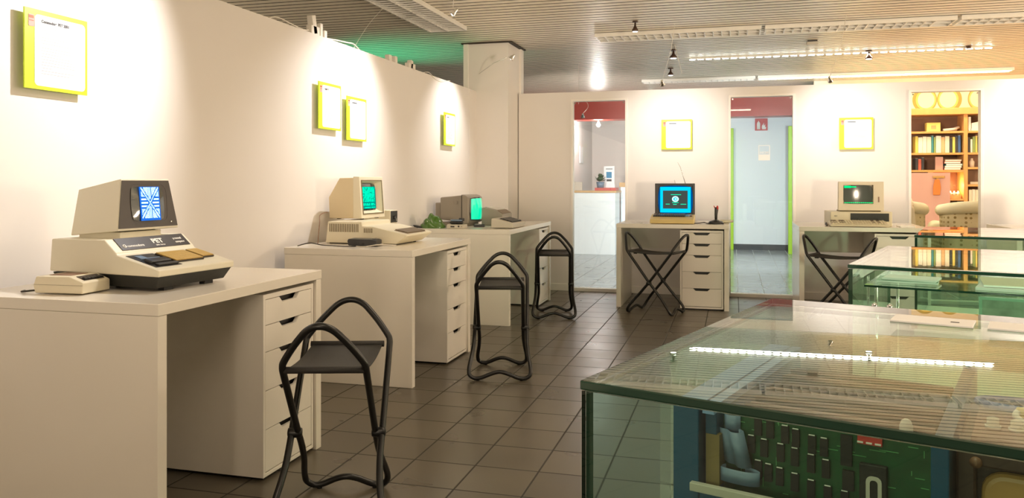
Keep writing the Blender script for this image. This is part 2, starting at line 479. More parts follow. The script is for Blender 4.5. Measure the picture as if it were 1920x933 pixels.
# back partition with three window openings
WIN = [(-1.562, -1.037), (-.029, .532), (1.545, 2.105)]
Z0, Z1 = .033, 1.905
m = MB(); xs = [-2.13] + [v for p in WIN for v in (p[0] - .02, p[1] + .02)] + [5.9]
for i in range(0, len(xs), 2): m.box(xs[i], xs[i + 1], YB, YB + .06, 0, ZW)
for a, b in WIN:
    m.box(a - .02, b + .02, YB, YB + .06, Z1 + .02, ZW)
struct(m.build('wall_back', M['wall']))
for i, (a, b) in enumerate(WIN):
    wt = thing('window_%d' % (i + 1), None, None, (0, 0, 0)); struct(wt)
    f = MB(); c = .012
    f.ring([(a - .022, .0), (b + .022, .0), (b + .022, Z1 + .022), (a - .022, Z1 + .022)],
           [(a, Z0), (b, Z0), (b, Z1), (a, Z1)], YB - .012, YB + .07)
    f.build('window_frame', M['trim'], wt, .002)
    MB().box(a - .001, b + .001, YB + .025, YB + .033, Z0, Z1).build('window_pane', M['pane'], wt)
    for (sx, sz) in ((a + .018, Z1 - .018), (b - .018, Z1 - .018)):
        MB().cyl((sx, YB + .010, sz), (sx, YB + .026, sz), .007, n=10).build('glass_clip', M['chrome'], wt)
m = MB()
for i in range(0, len(xs), 2): m.box(xs[i] + .0, xs[i + 1], YB - .012, YB - .001, 0, .07)
struct(m.build('baseboard_back', M['trim'], bevel=.002))
struct(MB().box(XL, XL + .012, -3.1, 7.6, 0, .07).build('baseboard_left', M['trim'], bevel=.002))
# column
struct(MB().box(-2.56, -2.14, 7.60, 8.10, 0, ZC).build('wall_column', M['wall']))
m = MB(); m.box(-2.60, -2.55, 7.585, 7.64, ZW - .3, ZC - .01); m.box(-2.142, -2.118, 8.02, 8.12, 2.0, ZC - .01)
struct(m.build('trim_1', M['trim'], bevel=.002))
struct(MB().box(-2.62, -2.10, 7.575, 8.14, ZC - .014, ZC - .001).build('trim_2', M['gap_shade']))
# wall strip joining the left partition to the column
struct(MB().box(-2.49, -2.472, 7.40, 7.60, 0, ZW - .005).build('trim_3', M['wall']))

# ---- rooms behind the partition
struct(MB().box(-1.19, 1.0, 13.6, 13.7, 0, ZC).build('wall_corridor', M['wall_cool']))
struct(MB().box(-1.24, -1.19, 12.2, 13.7, 0, ZC).build('wall_corridor_left', M['wall_cool']))
struct(MB().box(-1.25, 1.0, 13.585, 13.6, 0, .09).build('baseboard_corridor', M['dark']))
struct(MB().box(1.00, 1.06, YB + .07, 13.7, 0, 1.98).build('wall_library_left', M['wall_cool']))
struct(MB().box(-6, 1.0, 12.75, 13.1, 2.10, ZC).build('trim_4', M['red']))
struct(MB().box(-6, -1.25, 14.6, 14.7, 0, ZC).build('wall_reception', M['wall']))
m = MB()
for k in range(14): m.box(-2.40, -1.30, 14.585, 14.598, .30 + k * .15, .30 + k * .15 + .141)
struct(m.build('wall_reception_panelling', M['wall']))
struct(MB().box(-2.58, -2.51, 12.75, 14.6, 0, ZC).build('wall_reception_left', M['wall']))
struct(MB().box(1.06, 6, 11.72, 11.8, 0, ZC).build('wall_library', M['wallpaper']))
for n, (x0, x1) in enumerate(((-.075, -.005), (.800, .855))):
    d = thing('door_%d' % (n + 1), None, None); struct(d)
    y1 = 13.58
    if n == 0:
        MB().box(x0, x1, 13.50, y1, 0, 1.97).build('door_jamb', M['green'], d, .003)
        MB().box(x0 - .8, x0, 13.50, y1, 1.90, 1.97).build('door_lintel', M['green'], d, .003)
        MB().box(x0 - .8, x0, 13.53, y1 - .01, 0, 1.90).build('door_leaf', M['wall_cool'], d, .003)
    else:
        MB().box(x0, x1, 12.9, 12.98, 0, 1.95).build('door_jamb', M['green'], d, .003)
        MB().box(x1, x1 + .14, 12.9, 12.98, 1.88, 1.95).build('door_lintel', M['green'], d, .003)
        MB().box(x1, x1 + .14, 12.92, 12.96, 0, 1.88).build('door_leaf', M['wall_cool'], d, .003)

# ------------------------------------------------------------------ desks and drawer units
def make_desk(loc, rz, W, D, label, back_z=.47):
    t = thing('desk', label, 'desk', loc, rz, 'white panel desks')
    T = .036
    MB().box(0, W, 0, D, .73 - T, .73).build('desk_top', M['desk'], t, .0018)
    MB().box(.001, .041, .002, D - .002, .0, .73 - T - .0006).build('side_panel', M['desk'], t, .0018)
    MB().box(W - .041, W - .001, .002, D - .002, .0, .73 - T - .0006).build('side_panel', M['desk'], t, .0018)
    MB().box(.041, W - .041, D - .10, D - .082, back_z, .73 - T - .0006).build('back_panel', M['desk'], t, .001)
    return t
DH = [.098, .102, .147, .147, .161]
def make_drawers(loc, rz, label, D=.58):
    t = thing('drawer_unit', label, 'drawer unit', loc, rz, 'white five-drawer units under the desks')
    W, H, k = .36, .68, .014
    b = MB()
    b.box(0, k, 0, D, .012, H); b.box(W - k, W, 0, D, .012, H)
    b.box(k, W - k, 0, D, H - k - .004, H); b.box(k, W - k, 0, D, .012, .012 + k)
    b.box(k, W - k, D - .01, D, .012 + k, H - k)
    b.build('cabinet_body', M['drawer'], t, .001)
    MB().box(.02, W - .02, .015, D - .02, 0, .0118).build('plinth', M['black'], t)
    z = H - k - .006; tot = sum(DH); sc_ = (z - .012 - k - .002) / tot
    x0, x1 = k + .002, W - k - .002; cx = W / 2
    for i, h in enumerate(DH):
        h *= sc_
        za, zb = z - h + .0025, z
        a, c, dp = .072, .050, .021
        f = MB().prism([(x0, za), (x1, za), (x1, zb), (cx + a, zb), (cx + c, zb - dp), (cx - c, zb - dp), (cx - a, zb), (x0, zb)], .001, .017, 'y')
        d = f.build('drawer', M['drawer'], t)
        g = MB().box(x0 + .01, x1 - .01, .03, .034, za, zb - .002)
        g.build('finger_pull_recess', M['black'], d)
        z -= h
    return t
DESKS = [
    ((-1.64, 2.008, 0), 90, .977, .765, 'white panel desk nearest the camera on the left, carrying the large cream computer'),
    ((-1.64, 3.955, 0), 90, .977, .765, 'second white desk along the left wall, carrying the beige computer with teal screen'),
    ((-1.64, 5.86, 0), 90, 1.43, .765, 'long white desk at the end of the left wall next to the column'),
    ((-.995, 7.03, 0), 0, .957, .77, 'white desk against the back partition between the first and second window, with the colour television'),
    ((.515, 6.96, 0), 0, .98, .79, 'white desk against the back partition left of the bookshelf window, with green-text monitor'),
    ((2.12, 7.06, 0), 0, 1.1, .78, 'white desk at the right picture edge behind the display cases'),
]
for k, (loc, rz, W, D, lb) in enumerate(DESKS):
    make_desk(loc, rz, W, D, lb)
    ub = ['white drawer unit under the nearest desk on the left', 'white drawer unit under the second desk of the left wall',
          'white drawer unit under the long desk beside the column', 'white drawer unit under the desk with the colour television',
          'white drawer unit half hidden behind the second glass case', None][k]
    if ub:
        off = W - .042 - .36 - .006
        if rz == 90: make_drawers((loc[0] - .012, loc[1] + off, 0), 90, ub)
        else: make_drawers((loc[0] + off, loc[1] + .012, 0), 0, ub)

# ------------------------------------------------------------------ stools
def make_stool(loc, rz, label):
    t = thing('folding_stool', label, 'stool', loc, rz, 'black folding tube stools at the desks')
    for s, wd, nm in ((1, .0, 'a'), (-1, -.022, 'b')):
        half = [(-.180, 0, .045), (-.186, .045, .036), (-.192, .100, .016), (-.192, .138, .0125), (-.186, .166, .028), (-.172, .171, .055),
                (-.150, .167, .085), (-.115, .158, .128), (-.075, .152, .172), (-.040, .150, .213), (0, .150, .258), (.05, .150, .320), (.10, .150, .383), (.15, .150, .446),
                (.195, .150, .503), (.208, .149, .524), (.215, .142, .541), (.236, .106, .587), (.253, .073, .622), (.264, .050, .643), (.272, .025, .656), (.275, 0, .660)]
        def adj(p, sg):
            y = p[1]
            y = y * (1 + wd / .150)
            return (p[0] * s, y * sg, p[2])
        loop = [adj(p, 1) for p in half] + [adj(p, -1) for p in half[-2:0:-1]]
        fr = MB().tube(catmull(loop, 4, True), .0112, 10, True).build('tube_frame', M['blackmetal'], t)
        for sg in (1, -1):
            MB().cyl((-.192 * s, sg * (.120 + wd), .0), (-.192 * s, sg * (.120 + wd), .012), .009, .008, 10).build('rubber_foot', M['rubber'], fr)
    for sg in (1, -1):
        MB().lathe([(.004, -.024), (.015, -.022), (.017, -.012), (.017, .012), (.015, .022), (.004, .024)], 14,
                   Matrix.Translation((0, sg * .139, .258)) @ Matrix.Rotation(R(90), 4, 'X')).build('pivot_joint', M['blackmetal'], t)
    L = .200
    def sag(u, v):
        x = -L + 2 * L * u
        z = .512 - .012 * math.sin(PI * u) - .003 * math.sin(3 * PI * v) * math.sin(PI * u)
        return (x, -.124 + .248 * v, z)
    st = MB(); st.grid(sag, 16, 6)
    o = st.build('seat', M['seat'], t)
    so = o.modifiers.new('thick', 'SOLIDIFY'); so.thickness = .005
    for s in (1, -1):
        MB().tube([(s * .201, -.130, .512), (s * .201, .130, .512)], .011, 10).build('seat_hem', M['seat'], t)
    MB().box(-.15, -.12, -.120, -.112, .493, .501).build('latch', M['black'], t)
    return t
make_stool((-1.276, 2.425, 0), 107, 'black folding stool closest to the camera, in front of the nearest desk')
make_stool((-1.290, 4.43, 0), 104, 'black folding stool in front of the second desk of the left wall')
make_stool((-1.425, 6.46, 0), 102, 'black folding stool in front of the long desk beside the column')
make_stool((-.63, 6.83, 0), -20, 'black folding stool with crossed legs at the colour television desk')
make_stool((.80, 6.79, 0), -24, 'black folding stool partly hidden by the second glass case')

# ------------------------------------------------------------------ posters
def make_poster(loc, rz, label, title, tw=.10, lines=18):
    t = thing('wall_poster', label, 'poster', loc, rz, 'yellow-bordered information posters')
    S = .29
    MB().box(0, S, -.032, -.026, 0, S).build('poster_board', M['yellow'], t, .0008)
    MB().box(.05, S - .05, -.026, -.0005, .05, S - .05).build('spacer_block', M['paper'], t)
    sh = MB().prism(rrect(.043, S - .013, .013, S - .018, .016), -.0331, -.0321, 'y').build('white_sheet', M['paper'], t)
    lg = MB(); lg.prism(rrect(.016, .041, S - .066, S - .022, .004), -.0333, -.0322, 'y'); lg.build('logo_tab', M['pinkp'], t)
    lo = MB(); lo.box(.018, .038, -.0338, -.0334, S - .036, S - .026); lo.box(.019, .038, -.0338, -.0334, S - .046, S - .043)
    lo.build('logo_mark', M['orange'], t)
    if not title: MB().box(.072, .072 + tw, -.0336, -.0332, S - .043, S - .036).build('title', M['ink'], t)
    else: text('title', title, .015, M['ink'], t, (.072, -.0335, S - .045), width=tw, bold=.0007)
    rnd = random.Random(len(label))
    lm = MB(); z = S - .062
    for k in range(lines):
        ln = .165 * (rnd.uniform(.75, 1) if k % 5 else rnd.uniform(.3, .6))
        if k in (3, 7): z -= .006; continue
        lm.box(.072, .072 + ln, -.0335, -.0332, z, z + .0012); z -= .0105
    lm.build('text_lines', M['inkl'], t)
    return t
XP = XL
make_poster((XP, 2.30, 1.43), 90, 'large yellow-bordered poster at the upper left corner of the picture', 'Commodore PET 2001', .125)
make_poster((XP, 4.41, 1.421), 90, 'yellow-bordered poster above the beige computer, left and higher of the pair', 'Apple II', .045)
make_poster((XP, 4.78, 1.37), 90, 'yellow-bordered poster right and lower of the pair on the left wall', '', .07)
make_poster((XP, 6.61, 1.418), 90, 'yellow-bordered poster at the far end of the left wall near the column', '', .05)
make_poster((-.680, YB, 1.411), 0, 'yellow-bordered poster above the colour television', '', .07)
make_poster((.935, YB, 1.395), 0, 'yellow-bordered poster above the green-text monitor', '', .07)

# poster spotlights --------------------------------------------------
def spot_head(label, loc, aim, wires=(), big=True, cord=None, energy=0, spot=70, r=.022, arm=None, group='halogen spotlights'):
    t = thing('spotlight', label, 'spotlight', loc, 0, group)
    d = (Vector(aim) - Vector(loc)).normalized()
    q = Vector((0, 0, -1)).rotation_difference(d).to_matrix().to_4x4()
    sh = MB().lathe([(.006, .045), (.010, .040), (.012, .018), (r, -.008), (r * 1.1, -.012), (r * .9, -.010), (.004, .006)], 18, q).build('lamp_shade', M['chrome'], t)
    MB().ell((0, 0, -.004), r * .62, r * .62, .008, 14, 8, q).build('bulb', M['bulb'] if big else M['bulbs'], t)
    for wpts in wires:
        MB().tube([(p[0] - loc[0], p[1] - loc[1], p[2] - loc[2]) for p in wpts], .0022, 6).build('wire', M['cable_w'], t)
    if arm:
        MB().tube([(p[0] - loc[0], p[1] - loc[1], p[2] - loc[2]) for p in arm], .0035, 6).build('arm', M['chrome'], t)
    if energy:
        Lm = lamp('SPOT', 'halogen_light', Vector(loc) + d * .03, energy, HAL, aim, .02, spot=spot, blend=1.0)
    return t
# nearest poster's lamp and those along the left wall, on cable arms
spot_head('spotlight hanging above the first desk, aimed at the large poster', (-1.62, 3.05, 2.18), (XL, 2.35, 1.42),
          wires=[[(-1.62, 3.05, 2.22), (-1.62, 3.05, 2.478)]], energy=72, spot=92)
spot_head('glowing spotlight below the louvred ceiling light above the left wall', (-1.78, 4.985, 2.20), (XL, 4.78, 1.38),
          wires=[[(-1.78, 4.985, 2.24), (-1.76, 4.99, 2.478)]], energy=54, spot=100)
spot_head('small spotlight on a thin arm reaching out from the column', (-1.90, 6.86, 2.19), (XL, 6.76, 1.45), big=False,
          arm=[(-1.90, 6.86, 2.215), (-2.16, 7.18, 2.205), (-2.44, 7.598, 2.17)], energy=30, spot=92)
spot_head('bright starry spotlight hanging left of the colour television poster', (-.60, 7.08, 1.95), (-.55, YB, 1.45),
          wires=[[(-.60, 7.08, 1.98), (-.53, 7.14, 2.25), (-.50, 7.16, 2.478)], [(-.50, 7.16, 2.30), (-.44, 7.16, 2.05), (-.455, 7.16, 2.03)]], energy=25, spot=104)
spot_head('bright spotlight hanging left of the green-text monitor poster', (.77, 7.12, 1.94), (1.05, YB, 1.45),
          wires=[[(.77, 7.12, 1.97), (.86, 7.14, 2.25), (.9, 7.16, 2.478)]], energy=25, spot=104)
spot_head('spotlight lighting the wall beyond the bookshelf window', (2.62, 7.1, 2.0), (2.62, YB, 1.5),
          wires=[[(2.62, 7.1, 2.03), (2.62, 7.1, 2.478)]], energy=30, spot=104)

def ceiling_spot(label, x, y, z, s=1.0):
    t = thing('ceiling_downlight', label, 'downlight', (x, y, z), 0, 'bronze ceiling downlights')
    MB().lathe([(.003, .0), (.035 * s, .0), (.04 * s, .012), (.022 * s, .035), (.012 * s, .05), (.010 * s, .075), (.004, .08)], 18).build('lamp_cone', M['bronze'], t)
    MB().lathe([(.003, .08), (.035 * s, .078), (.035 * s, .088), (.003, .09)], 16).build('ceiling_rose', M['bronze'], t)
    MB().cyl((0, 0, -.002), (0, 0, .004), .03 * s, .03 * s, 16).build('bulb', M['bulbs'], t)
ceiling_spot('bronze ceiling downlight above the starry spotlight', -.61, 8.55, ZC - .09)
ceiling_spot('small bronze ceiling downlight lower left of its neighbour', -.74, 9.9, ZC - .09, .9)
ceiling_spot('bronze ceiling downlight under the lit led strip', 1.37, 9.15, ZC - .09, 1.0)
ceiling_spot('bronze ceiling downlight in front of the long louvred light', -.82, 6.95, ZC - .09, .7)
o = MB().lathe([(.003, -.03), (.02, -.028), (.025, -.01), (.035, -.004), (.035, 0), (.003, 0)], 16, Matrix.Translation((2.30, 9.1, ZC))).build('sprinkler', M['bronze'])
tag(o, 'tiny round sprinkler on the ceiling past the right end of the led strip', 'sprinkler')
t = thing('ceiling_detector', 'small boxy ceiling sensor in front of the led strip', 'detector', (.74, 8.35, ZC - .045))
MB().box(-.055, .055, -.03, .03, 0, .03).build('detector_body', M['greyl'], t, .004)
MB().box(-.045, .045, -.02, .02, .03, .044).build('detector_base', M['dgrey'], t)

# led strip
t = thing('led_strip', 'long glowing led strip across the ceiling behind the partition', 'led strip', (-.465, 9.15, ZC - .03))
LL = 2.98
MB().box(0, LL, -.008, .008, .010, .028).build('led_rail', M['louvre'], t)
for k in range(34):
    x = .02 + k * (LL - .04) / 33
    MB().box(x - .030, x + .030, -.005, .005, .001, .0098).build('led', M['led'], t)
lamp('AREA', 'led_strip_light', (1.05, 9.15, ZC - .035), 12, (1, .93, .8), (1.05, 9.15, 0), LL, .03)

# louvred ceiling luminaires
def louvre(label, x0, x1, y0, y1, along='x', lanes=1, tube=None, pitch=.075):
    t = thing('louvred_ceiling_light', label, 'ceiling light', (x0, y0, ZC - .04), 0, 'louvred ceiling lights')
    W, D = x1 - x0, y1 - y0
    f = MB(); k = .014
    f.box(0, W, 0, k, 0, .038); f.box(0, W, D - k, D, 0, .038); f.box(0, k, k, D - k, 0, .038); f.box(W - k, W, k, D - k, 0, .038)
    f.build('housing', M['louvre'], t, .001)
    MB().box(k, W - k, k, D - k, .034, .0375).build('reflector', M['reflector'], t)
    l = MB()
    if along == 'x':
        n = int((W - 2 * k) / pitch)
        for i in range(1, n): l.box(k + i * pitch, k + i * pitch + .008, k, D - k, .002, .026)
        for j in range(lanes): 
            yy = D * (j + 1) / (lanes + 1); l.box(k, W - k, yy - .004, yy + .004, .001, .032)
    else:
        n = int((D - 2 * k) / pitch)
        for i in range(1, n): l.box(k, W - k, k + i * pitch, k + i * pitch + .010, .001, .010)
        for j in range(lanes):
            xx = W * (j + 1) / (lanes + 1); l.box(xx - .006, xx + .006, k, D - k, -.003, .032)
    l.build('louvre_grid', M['louvre'], t)
    if tube:
        for yy in (D * .3, D * .7):
            MB().cyl((.03, yy, .016), (W - .03, yy, .016), .013, n=10).build('fluorescent_tube', M['tube'], t)
    return t
louvre('unlit louvred ceiling light, left one of the row parallel to the back partition', -1.25, .235, 7.40, 7.70)
louvre('unlit louvred ceiling light, middle one of the row parallel to the back partition', .265, 1.79, 7.40, 7.70)
louvre('unlit louvred ceiling light, right one of the row reaching the picture edge', 1.82, 3.3, 7.40, 7.70)
louvre('wide unlit louvred ceiling light above the left wall, running into depth', -2.64, -2.29, 5.1, 6.78, 'y', 1, pitch=.07)
louvre('unlit louvred ceiling light behind the partition, left of the glowing tubes', -1.2, .27, 10.9, 11.1)
louvre('glowing fluorescent ceiling light behind the partition', .30, 3.25, 10.9, 11.1, tube=True)
lamp('AREA', 'fluorescent_light', (1.78, 11.0, ZC - .06), 16, (1, .86, .52), (1.78, 11.0, 0), 2.9, .18)
# added unseen housings around the ceiling fill lights (set at the top)
for lb, x, y in (('added fill light housing above the viewer', -.3, .6), ('added fill light housing above the nearest glass case', 1.6, 2.6), ('added fill light housing over the aisle between desks and cases', -.3, 3.4)):
    t = thing('fill_light_housing', lb, 'ceiling light', (x, y, ZC - .05), 0, 'added fill light housings above the viewer side')
    MB().ring([(-.64, -.19), (.64, -.19), (.64, .19), (-.64, .19)], [(-.61, -.16), (.61, -.16), (.61, .16), (-.61, .16)], 0, .048, 'z').build('housing', M['louvre'], t)

# power adapters and cables on top of the left partition
def adapter_cluster(label, y, pieces, grp='white power adapters on top of the partition'):
    t = thing('power_adapter', label, 'power adapter', (XL - .03, y, ZW), 0, grp)
    for (dy, w_, h, tilt) in pieces:
        MB().box(-.02, .02, 0, w_, 0, h, Matrix.Translation((0, dy, 0)) @ Matrix.Rotation(R(tilt), 4, 'X')).build('adapter_body', M['cable_w'], t, .004)
    return t
adapter_cluster('tall white power adapters on the left wall above the pair of posters', 4.40, [(0, .10, .055, 0), (.03, .045, .115, 12), (.11, .03, .085, 0), (.16, .035, .05, 0)])
adapter_cluster('low white power adapters on the left wall further towards the column', 5.55, [(0, .05, .05, 0), (.11, .04, .055, 0), (.38, .13, .045, 0), (.41, .04, .075, -14)])
def cable(label, pts, r, m, cat='cable', grp=None, name='cable'):
    o = MB().tube(catmull(pts, 8), r, 8).build(name, m)
    return tag(o, label, cat, grp)
G = 'white cables along the partition top'
xw = XL - .03
cable('white cable lying on the wall top left of the tall adapters', [(xw, 3.95, ZW + .004), (xw, 4.05, ZW + .03), (xw, 4.2, ZW + .02), (xw, 4.33, ZW + .012), (xw, 4.395, ZW + .02)], .004, M['cable_w'], grp=G)
cable('white cable looping on the wall top right of the tall adapters', [(xw, 4.62, ZW + .008), (xw, 4.75, ZW + .02), (xw, 4.9, ZW + .03), (xw, 5.0, ZW + .035), (xw, 5.1, ZW + .004)], .005, M['cable_w'], grp=G)
cable('thin white cable sagging over the wall edge near the column', [(xw, 6.25, ZW + .004), (XL + .002, 6.32, ZW + .015), (XL + .004, 6.45, ZW - .02), (XL + .004, 6.6, ZW - .028), (XL + .004, 6.75, ZW - .005), (XL, 6.85, ZW + .008), (xw, 6.9, ZW + .005)], .003, M['cable_w'], grp=G)
cable('thin suspension wire rising from the wall top to the louvred light', [(xw, 5.0, ZW + .008), (-2.56, 5.35, 2.24), (-2.60, 5.7, 2.44)], .0016, M['cable_w'], 'wire', name='suspension_wire')

# ------------------------------------------------------------------ helpers for computers
def crt_face(parent, x0, x1, z0, z1, y, bulge, m, r=.02, name='screen_glass'):
    """slightly bulged rounded-rect screen facing -y"""
    cx, cz = (x0 + x1) / 2, (z0 + z1) / 2; a, b = (x1 - x0) / 2, (z1 - z0) / 2
    g = MB()
    def fn(u, v):
        U, V = 2 * u - 1, 2 * v - 1
        k = 1 - .10 * (abs(U * V)) ** 2.2
        return (cx + a * U * k, y - bulge * (1 - U * U * .8 - V * V * .2 * 1) + .0, cz + b * V * k)
    g.grid(fn, 14, 14)
    return g.build(name, m, parent)
def bitmap(parent, rows, x0, x1, z0, z1, yf, m, name):
    g = MB(); H = len(rows); W = len(rows[0])
    for j, row in enumerate(rows):
        i = 0
        while i < W:
            if row[i] == '#':
                k = i
                while k < W and row[k] == '#': k += 1
                xa, xb = x0 + (x1 - x0) * i / W, x0 + (x1 - x0) * k / W
                zt, zb = z1 - (z1 - z0) * j / H, z1 - (z1 - z0) * (j + .86) / H
                v = [g.bm.verts.new((xx, yf(xx, zz), zz)) for xx, zz in ((xa, zb), (xb, zb), (xb, zt), (xa, zt))]
                g._f(v); i = k
            else: i += 1
    return g.build(name, m, parent)

# ------------------------------------------------------------------ cream computer with trapezoid monitor (desk 1)
t = thing('vintage_computer', 'large cream all-in-one computer with dark trapezoid screen bezel on the nearest desk', 'computer', (-1.800, 2.205, .73), 84.5)
W = .36
# body: side profile (y back, z)
prof = [(0, .052), (0, .074), (.180, .118), (.185, .126), (.235, .168), (.475, .166), (.485, .055)]
MB().prism(prof, 0, W, 'x').build('cream_body', M['pet'], t, .004, 2)
MB().hexa([(.02, .03, .012), (W - .02, .03, .012), (W - .02, .46, .012), (.02, .46, .012), (.006, .006, .052), (W - .006, .006, .052), (W - .006, .478, .052), (.006, .478, .052)]).build('dark_base', M['petblk'], t, .002)
MB().box(.25, .29, .035, .06, 0, .012).build('foot', M['rubber'], t)
MB().box(.06, .10, .035, .06, 0, .012).build('foot', M['rubber'], t)
MB().box(.06, .10, .42, .45, 0, .012).build('foot', M['rubber'], t)
MB().box(.25, .29, .42, .45, 0, .012).build('foot', M['rubber'], t)
# name panel on the riser (slanted)
th = math.degrees(math.atan2(.042, .05))
T = Matrix.Translation((0, .185, .126)) @ Matrix.Rotation(R(-(90 - th)), 4, 'X')
T_ = Matrix.Translation((0, .1865, .1275)) @ Matrix.Rotation(math.atan2(.042, .050), 4, 'X')
pb = MB().box(.035, .345, .004, .062, .0, .0022, T_).build('name_panel', M['bezel'], t)
e = T_.to_euler()
rot = (math.degrees(e.x), 0, 0)
def pp(x, v, h=.0026): return T_ @ Vector((x, v, h))
text('brand_text', 'commodore', .016, M['white_ink'], pb, pp(.066, .016), rot, width=.072, bold=.0003)
text('series_text', '2001 Series', .008, M['white_ink'], pb, pp(.188, .012), rot, width=.042, bold=.0002)
text('model_text', 'PET', .030, M['white_ink'], pb, pp(.184, .026), rot, width=.050, bold=.0010)
text('line_text', 'personal', .013, M['white_ink'], pb, pp(.285, .036), rot, width=.040, bold=.0005)
text('line_text', 'computer', .013, M['white_ink'], pb, pp(.285, .018), rot, width=.044, bold=.0005)
lg = MB(); 
arc = [(.055 + .0065 * math.cos(R(a)), .022 + .0065 * math.sin(R(a))) for a in range(50, 311, 20)]
lg.tube([pp(a, b) for a, b in arc], .0018, 6); lg.box(.057, .062, .0225, .026, .0022, .003, T_); lg.box(.057, .062, .018, .0215, .0022, .003, T_)
lg.build('emblem', M['white_ink'], pb)
# keyboard slope transform
ks = math.atan2(.044, .180)
K = Matrix.Translation((0, 0, .074)) @ Matrix.Rotation(ks, 4, 'X')
def kp(parent, nm, x0, x1, v0, v1, h0, h1, m, bev=0):
    return MB().box(x0, x1, v0, v1, h0, h1, K).build(nm, m, parent, bev)
cs = kp(t, 'cassette_deck', .020, .135, .030, .165, -.001, .0016, M['dgrey'])
kp(cs, 'cassette_lid', .030, .115, .060, .095, .0018, .012, M['dgrey'], .002)
kp(cs, 'cassette_window', .030, .110, .105, .110, .0018, .008, M['ribbon'], .001)
kp(cs, 'cassette_window', .040, .070, .118, .150, .0018, .004, M['ribbon'], .001)
kp(cs, 'cassette_buttons', .035, .125, .036, .052, .0018, .009, M['black'], .002)
k1 = kp(t, 'keyboard', .130, .262, .052, .150, .0005, .006, M['bezel'])
for i in range(10):
    for j in range(5):
        kp(k1, 'key', .1325 + i * .0128, .1325 + i * .0128 + .0121, .055 + j * .0187, .055 + j * .0187 + .0178, .0062, .0095, M['gold'])
k2 = kp(t, 'number_pad', .270, .328, .066, .150, .0005, .006, M['bezel'])
for i in range(4):
    for j in range(5):
        kp(k2, 'key', .272 + i * .0138, .272 + i * .0138 + .013, .068 + j * .0163, .068 + j * .0163 + .0155, .0062, .0095, M['gold'])
# monitor, tilted
mo = thing('monitor', None, None, (.055, .235, .193)); mo.parent = t
del_keys = [k for k in ('category',) if k in mo]
for k in del_keys: del mo[k]
mo.rotation_euler = (0, 0, R(-1))
F = [(0, 0, 0), (.275, 0, 0), (.245, .018, .180), (.030, .018, .180)]
B = [(.012, .235, -.020), (.263, .235, -.020), (.240, .225, .142), (.035, .225, .142)]
MB().hexa([F[0], F[1], B[1], B[0], F[3], F[2], B[2], B[3]]).build('monitor_housing', M['pet'], mo, .003)
def fpt(x, z, d=0):  # point on the front plane
    return (x, z * .1 - d, z)
bz = MB()
outer = [(.004, .008), (.271, .008), (.2425, .174), (.0325, .174)]
inner = [(.060, .028), (.222, .028), (.222, .158), (.060, .158)]
def dens(P, n=6):
    out = []
    for i in range(4):
        a, b = P[i], P[(i + 1) % 4]
        for k in range(n): out.append((a[0] + (b[0] - a[0]) * k / n, a[1] + (b[1] - a[1]) * k / n))
    return out
rr = rrect(.056, .226, .026, .160, .028, 5)
oo = []
cx0, cz0 = .1375, .092
for (x, z) in rr:
    # project outward to trapezoid
    best = None
    for i in range(4):
        a, b = Vector(outer[i]), Vector(outer[(i + 1) % 4]); d = Vector((x - cx0, z - cz0)); e_ = b - a
        den = d.x * e_.y - d.y * e_.x
        if abs(den) < 1e-9: continue
        s_ = ((a.x - cx0) * e_.y - (a.y - cz0) * e_.x) / den; u_ = ((a.x - cx0) * d.y - (a.y - cz0) * d.x) / den
        if s_ > 0 and -1e-6 <= u_ <= 1 + 1e-6: best = (cx0 + d.x * s_, cz0 + d.y * s_)
    oo.append(best)
n = len(rr)
VO = [bz.bm.verts.new(fpt(x, z, .0015)) for x, z in oo]; VI = [bz.bm.verts.new(fpt(x, z, .0015)) for x, z in rr]
VB = [bz.bm.verts.new(fpt(.1375 + (x - .1375) * .86, .092 + (z - .092) * .88, -.028)) for x, z in rr]
for i in range(n):
    j = (i + 1) % n
    bz._f([VO[i], VO[j], VI[j], VI[i]]); bz._f([VI[i], VI[j], VB[j], VB[i]])
for c_ in outer:
    pass
bz.bm.faces.new([bz.bm.verts.new(fpt(*p, .0008)) for p in outer])
bz.build('bezel', M['bezel'], mo)
# the screen sits proud of the housing front, inside the deep bezel rim
scr = MB()
def sf(u, v):
    U, V = 2 * u - 1, 2 * v - 1; k = 1 - .10 * (abs(U * V)) ** 2.2
    x = .137 + .074 * U * k; z = .092 + .062 * V * k
    return (x, z * .1 - .003 - .004 * (1 - U * U) * (1 - V * V), z)
scr.grid(sf, 14, 14); so_ = scr.build('screen_glass', M['crt'], mo)
q = MB().prism([(.098, .032), (.188, .032), (.188, .152), (.098, .152)], 0, .0003, 'y')
for v in q.bm.verts: v.co.y = v.co.z * .1 - .0078
q.build('screen_glow', M['crt_blue'], so_)
N_ = 40; rows = []
for j in range(36):
    r_ = ''
    for i in range(N_):
        u, v = (i - 19.5) / 20, (j - 17.5) / 18
        au, av = abs(u), abs(v); d = abs(au - av); on = True
        if .09 < d < .20: on = False
        if d <= .09: on = (i + j) % 3 != 0 if au < .5 else True
        if .16 < au < .22 and av > .30: on = False
        if .08 < av < .14 and au > .18: on = False
        if .30 < av < .38 and au > .45: on = False
        if au < .16 and av > .25: on = (i % 3 != 1)
        if d >= .20 and av > .40 and au > .24: on = (i + 2 * j) % 4 != 0 if au > av else (2 * i + j) % 5 != 0
        if au < .07 and av < .07: on = (i + j) % 2 == 0
        r_ += '#' if on else '.'
    rows.append(r_)
bitmap(so_, rows, .104, .183, .040, .150, lambda x, z: z * .1 - .0084, M['crt_white'], 'screen_pattern')
# pedestal under monitor
MB().box(.08, .265, .250, .44, .166, .188).build('monitor_pedestal', M['pet'], t, .002)
MB().box(.236, .240, -.0025, .001, .022, .026).build('knob', M['chrome'], mo)

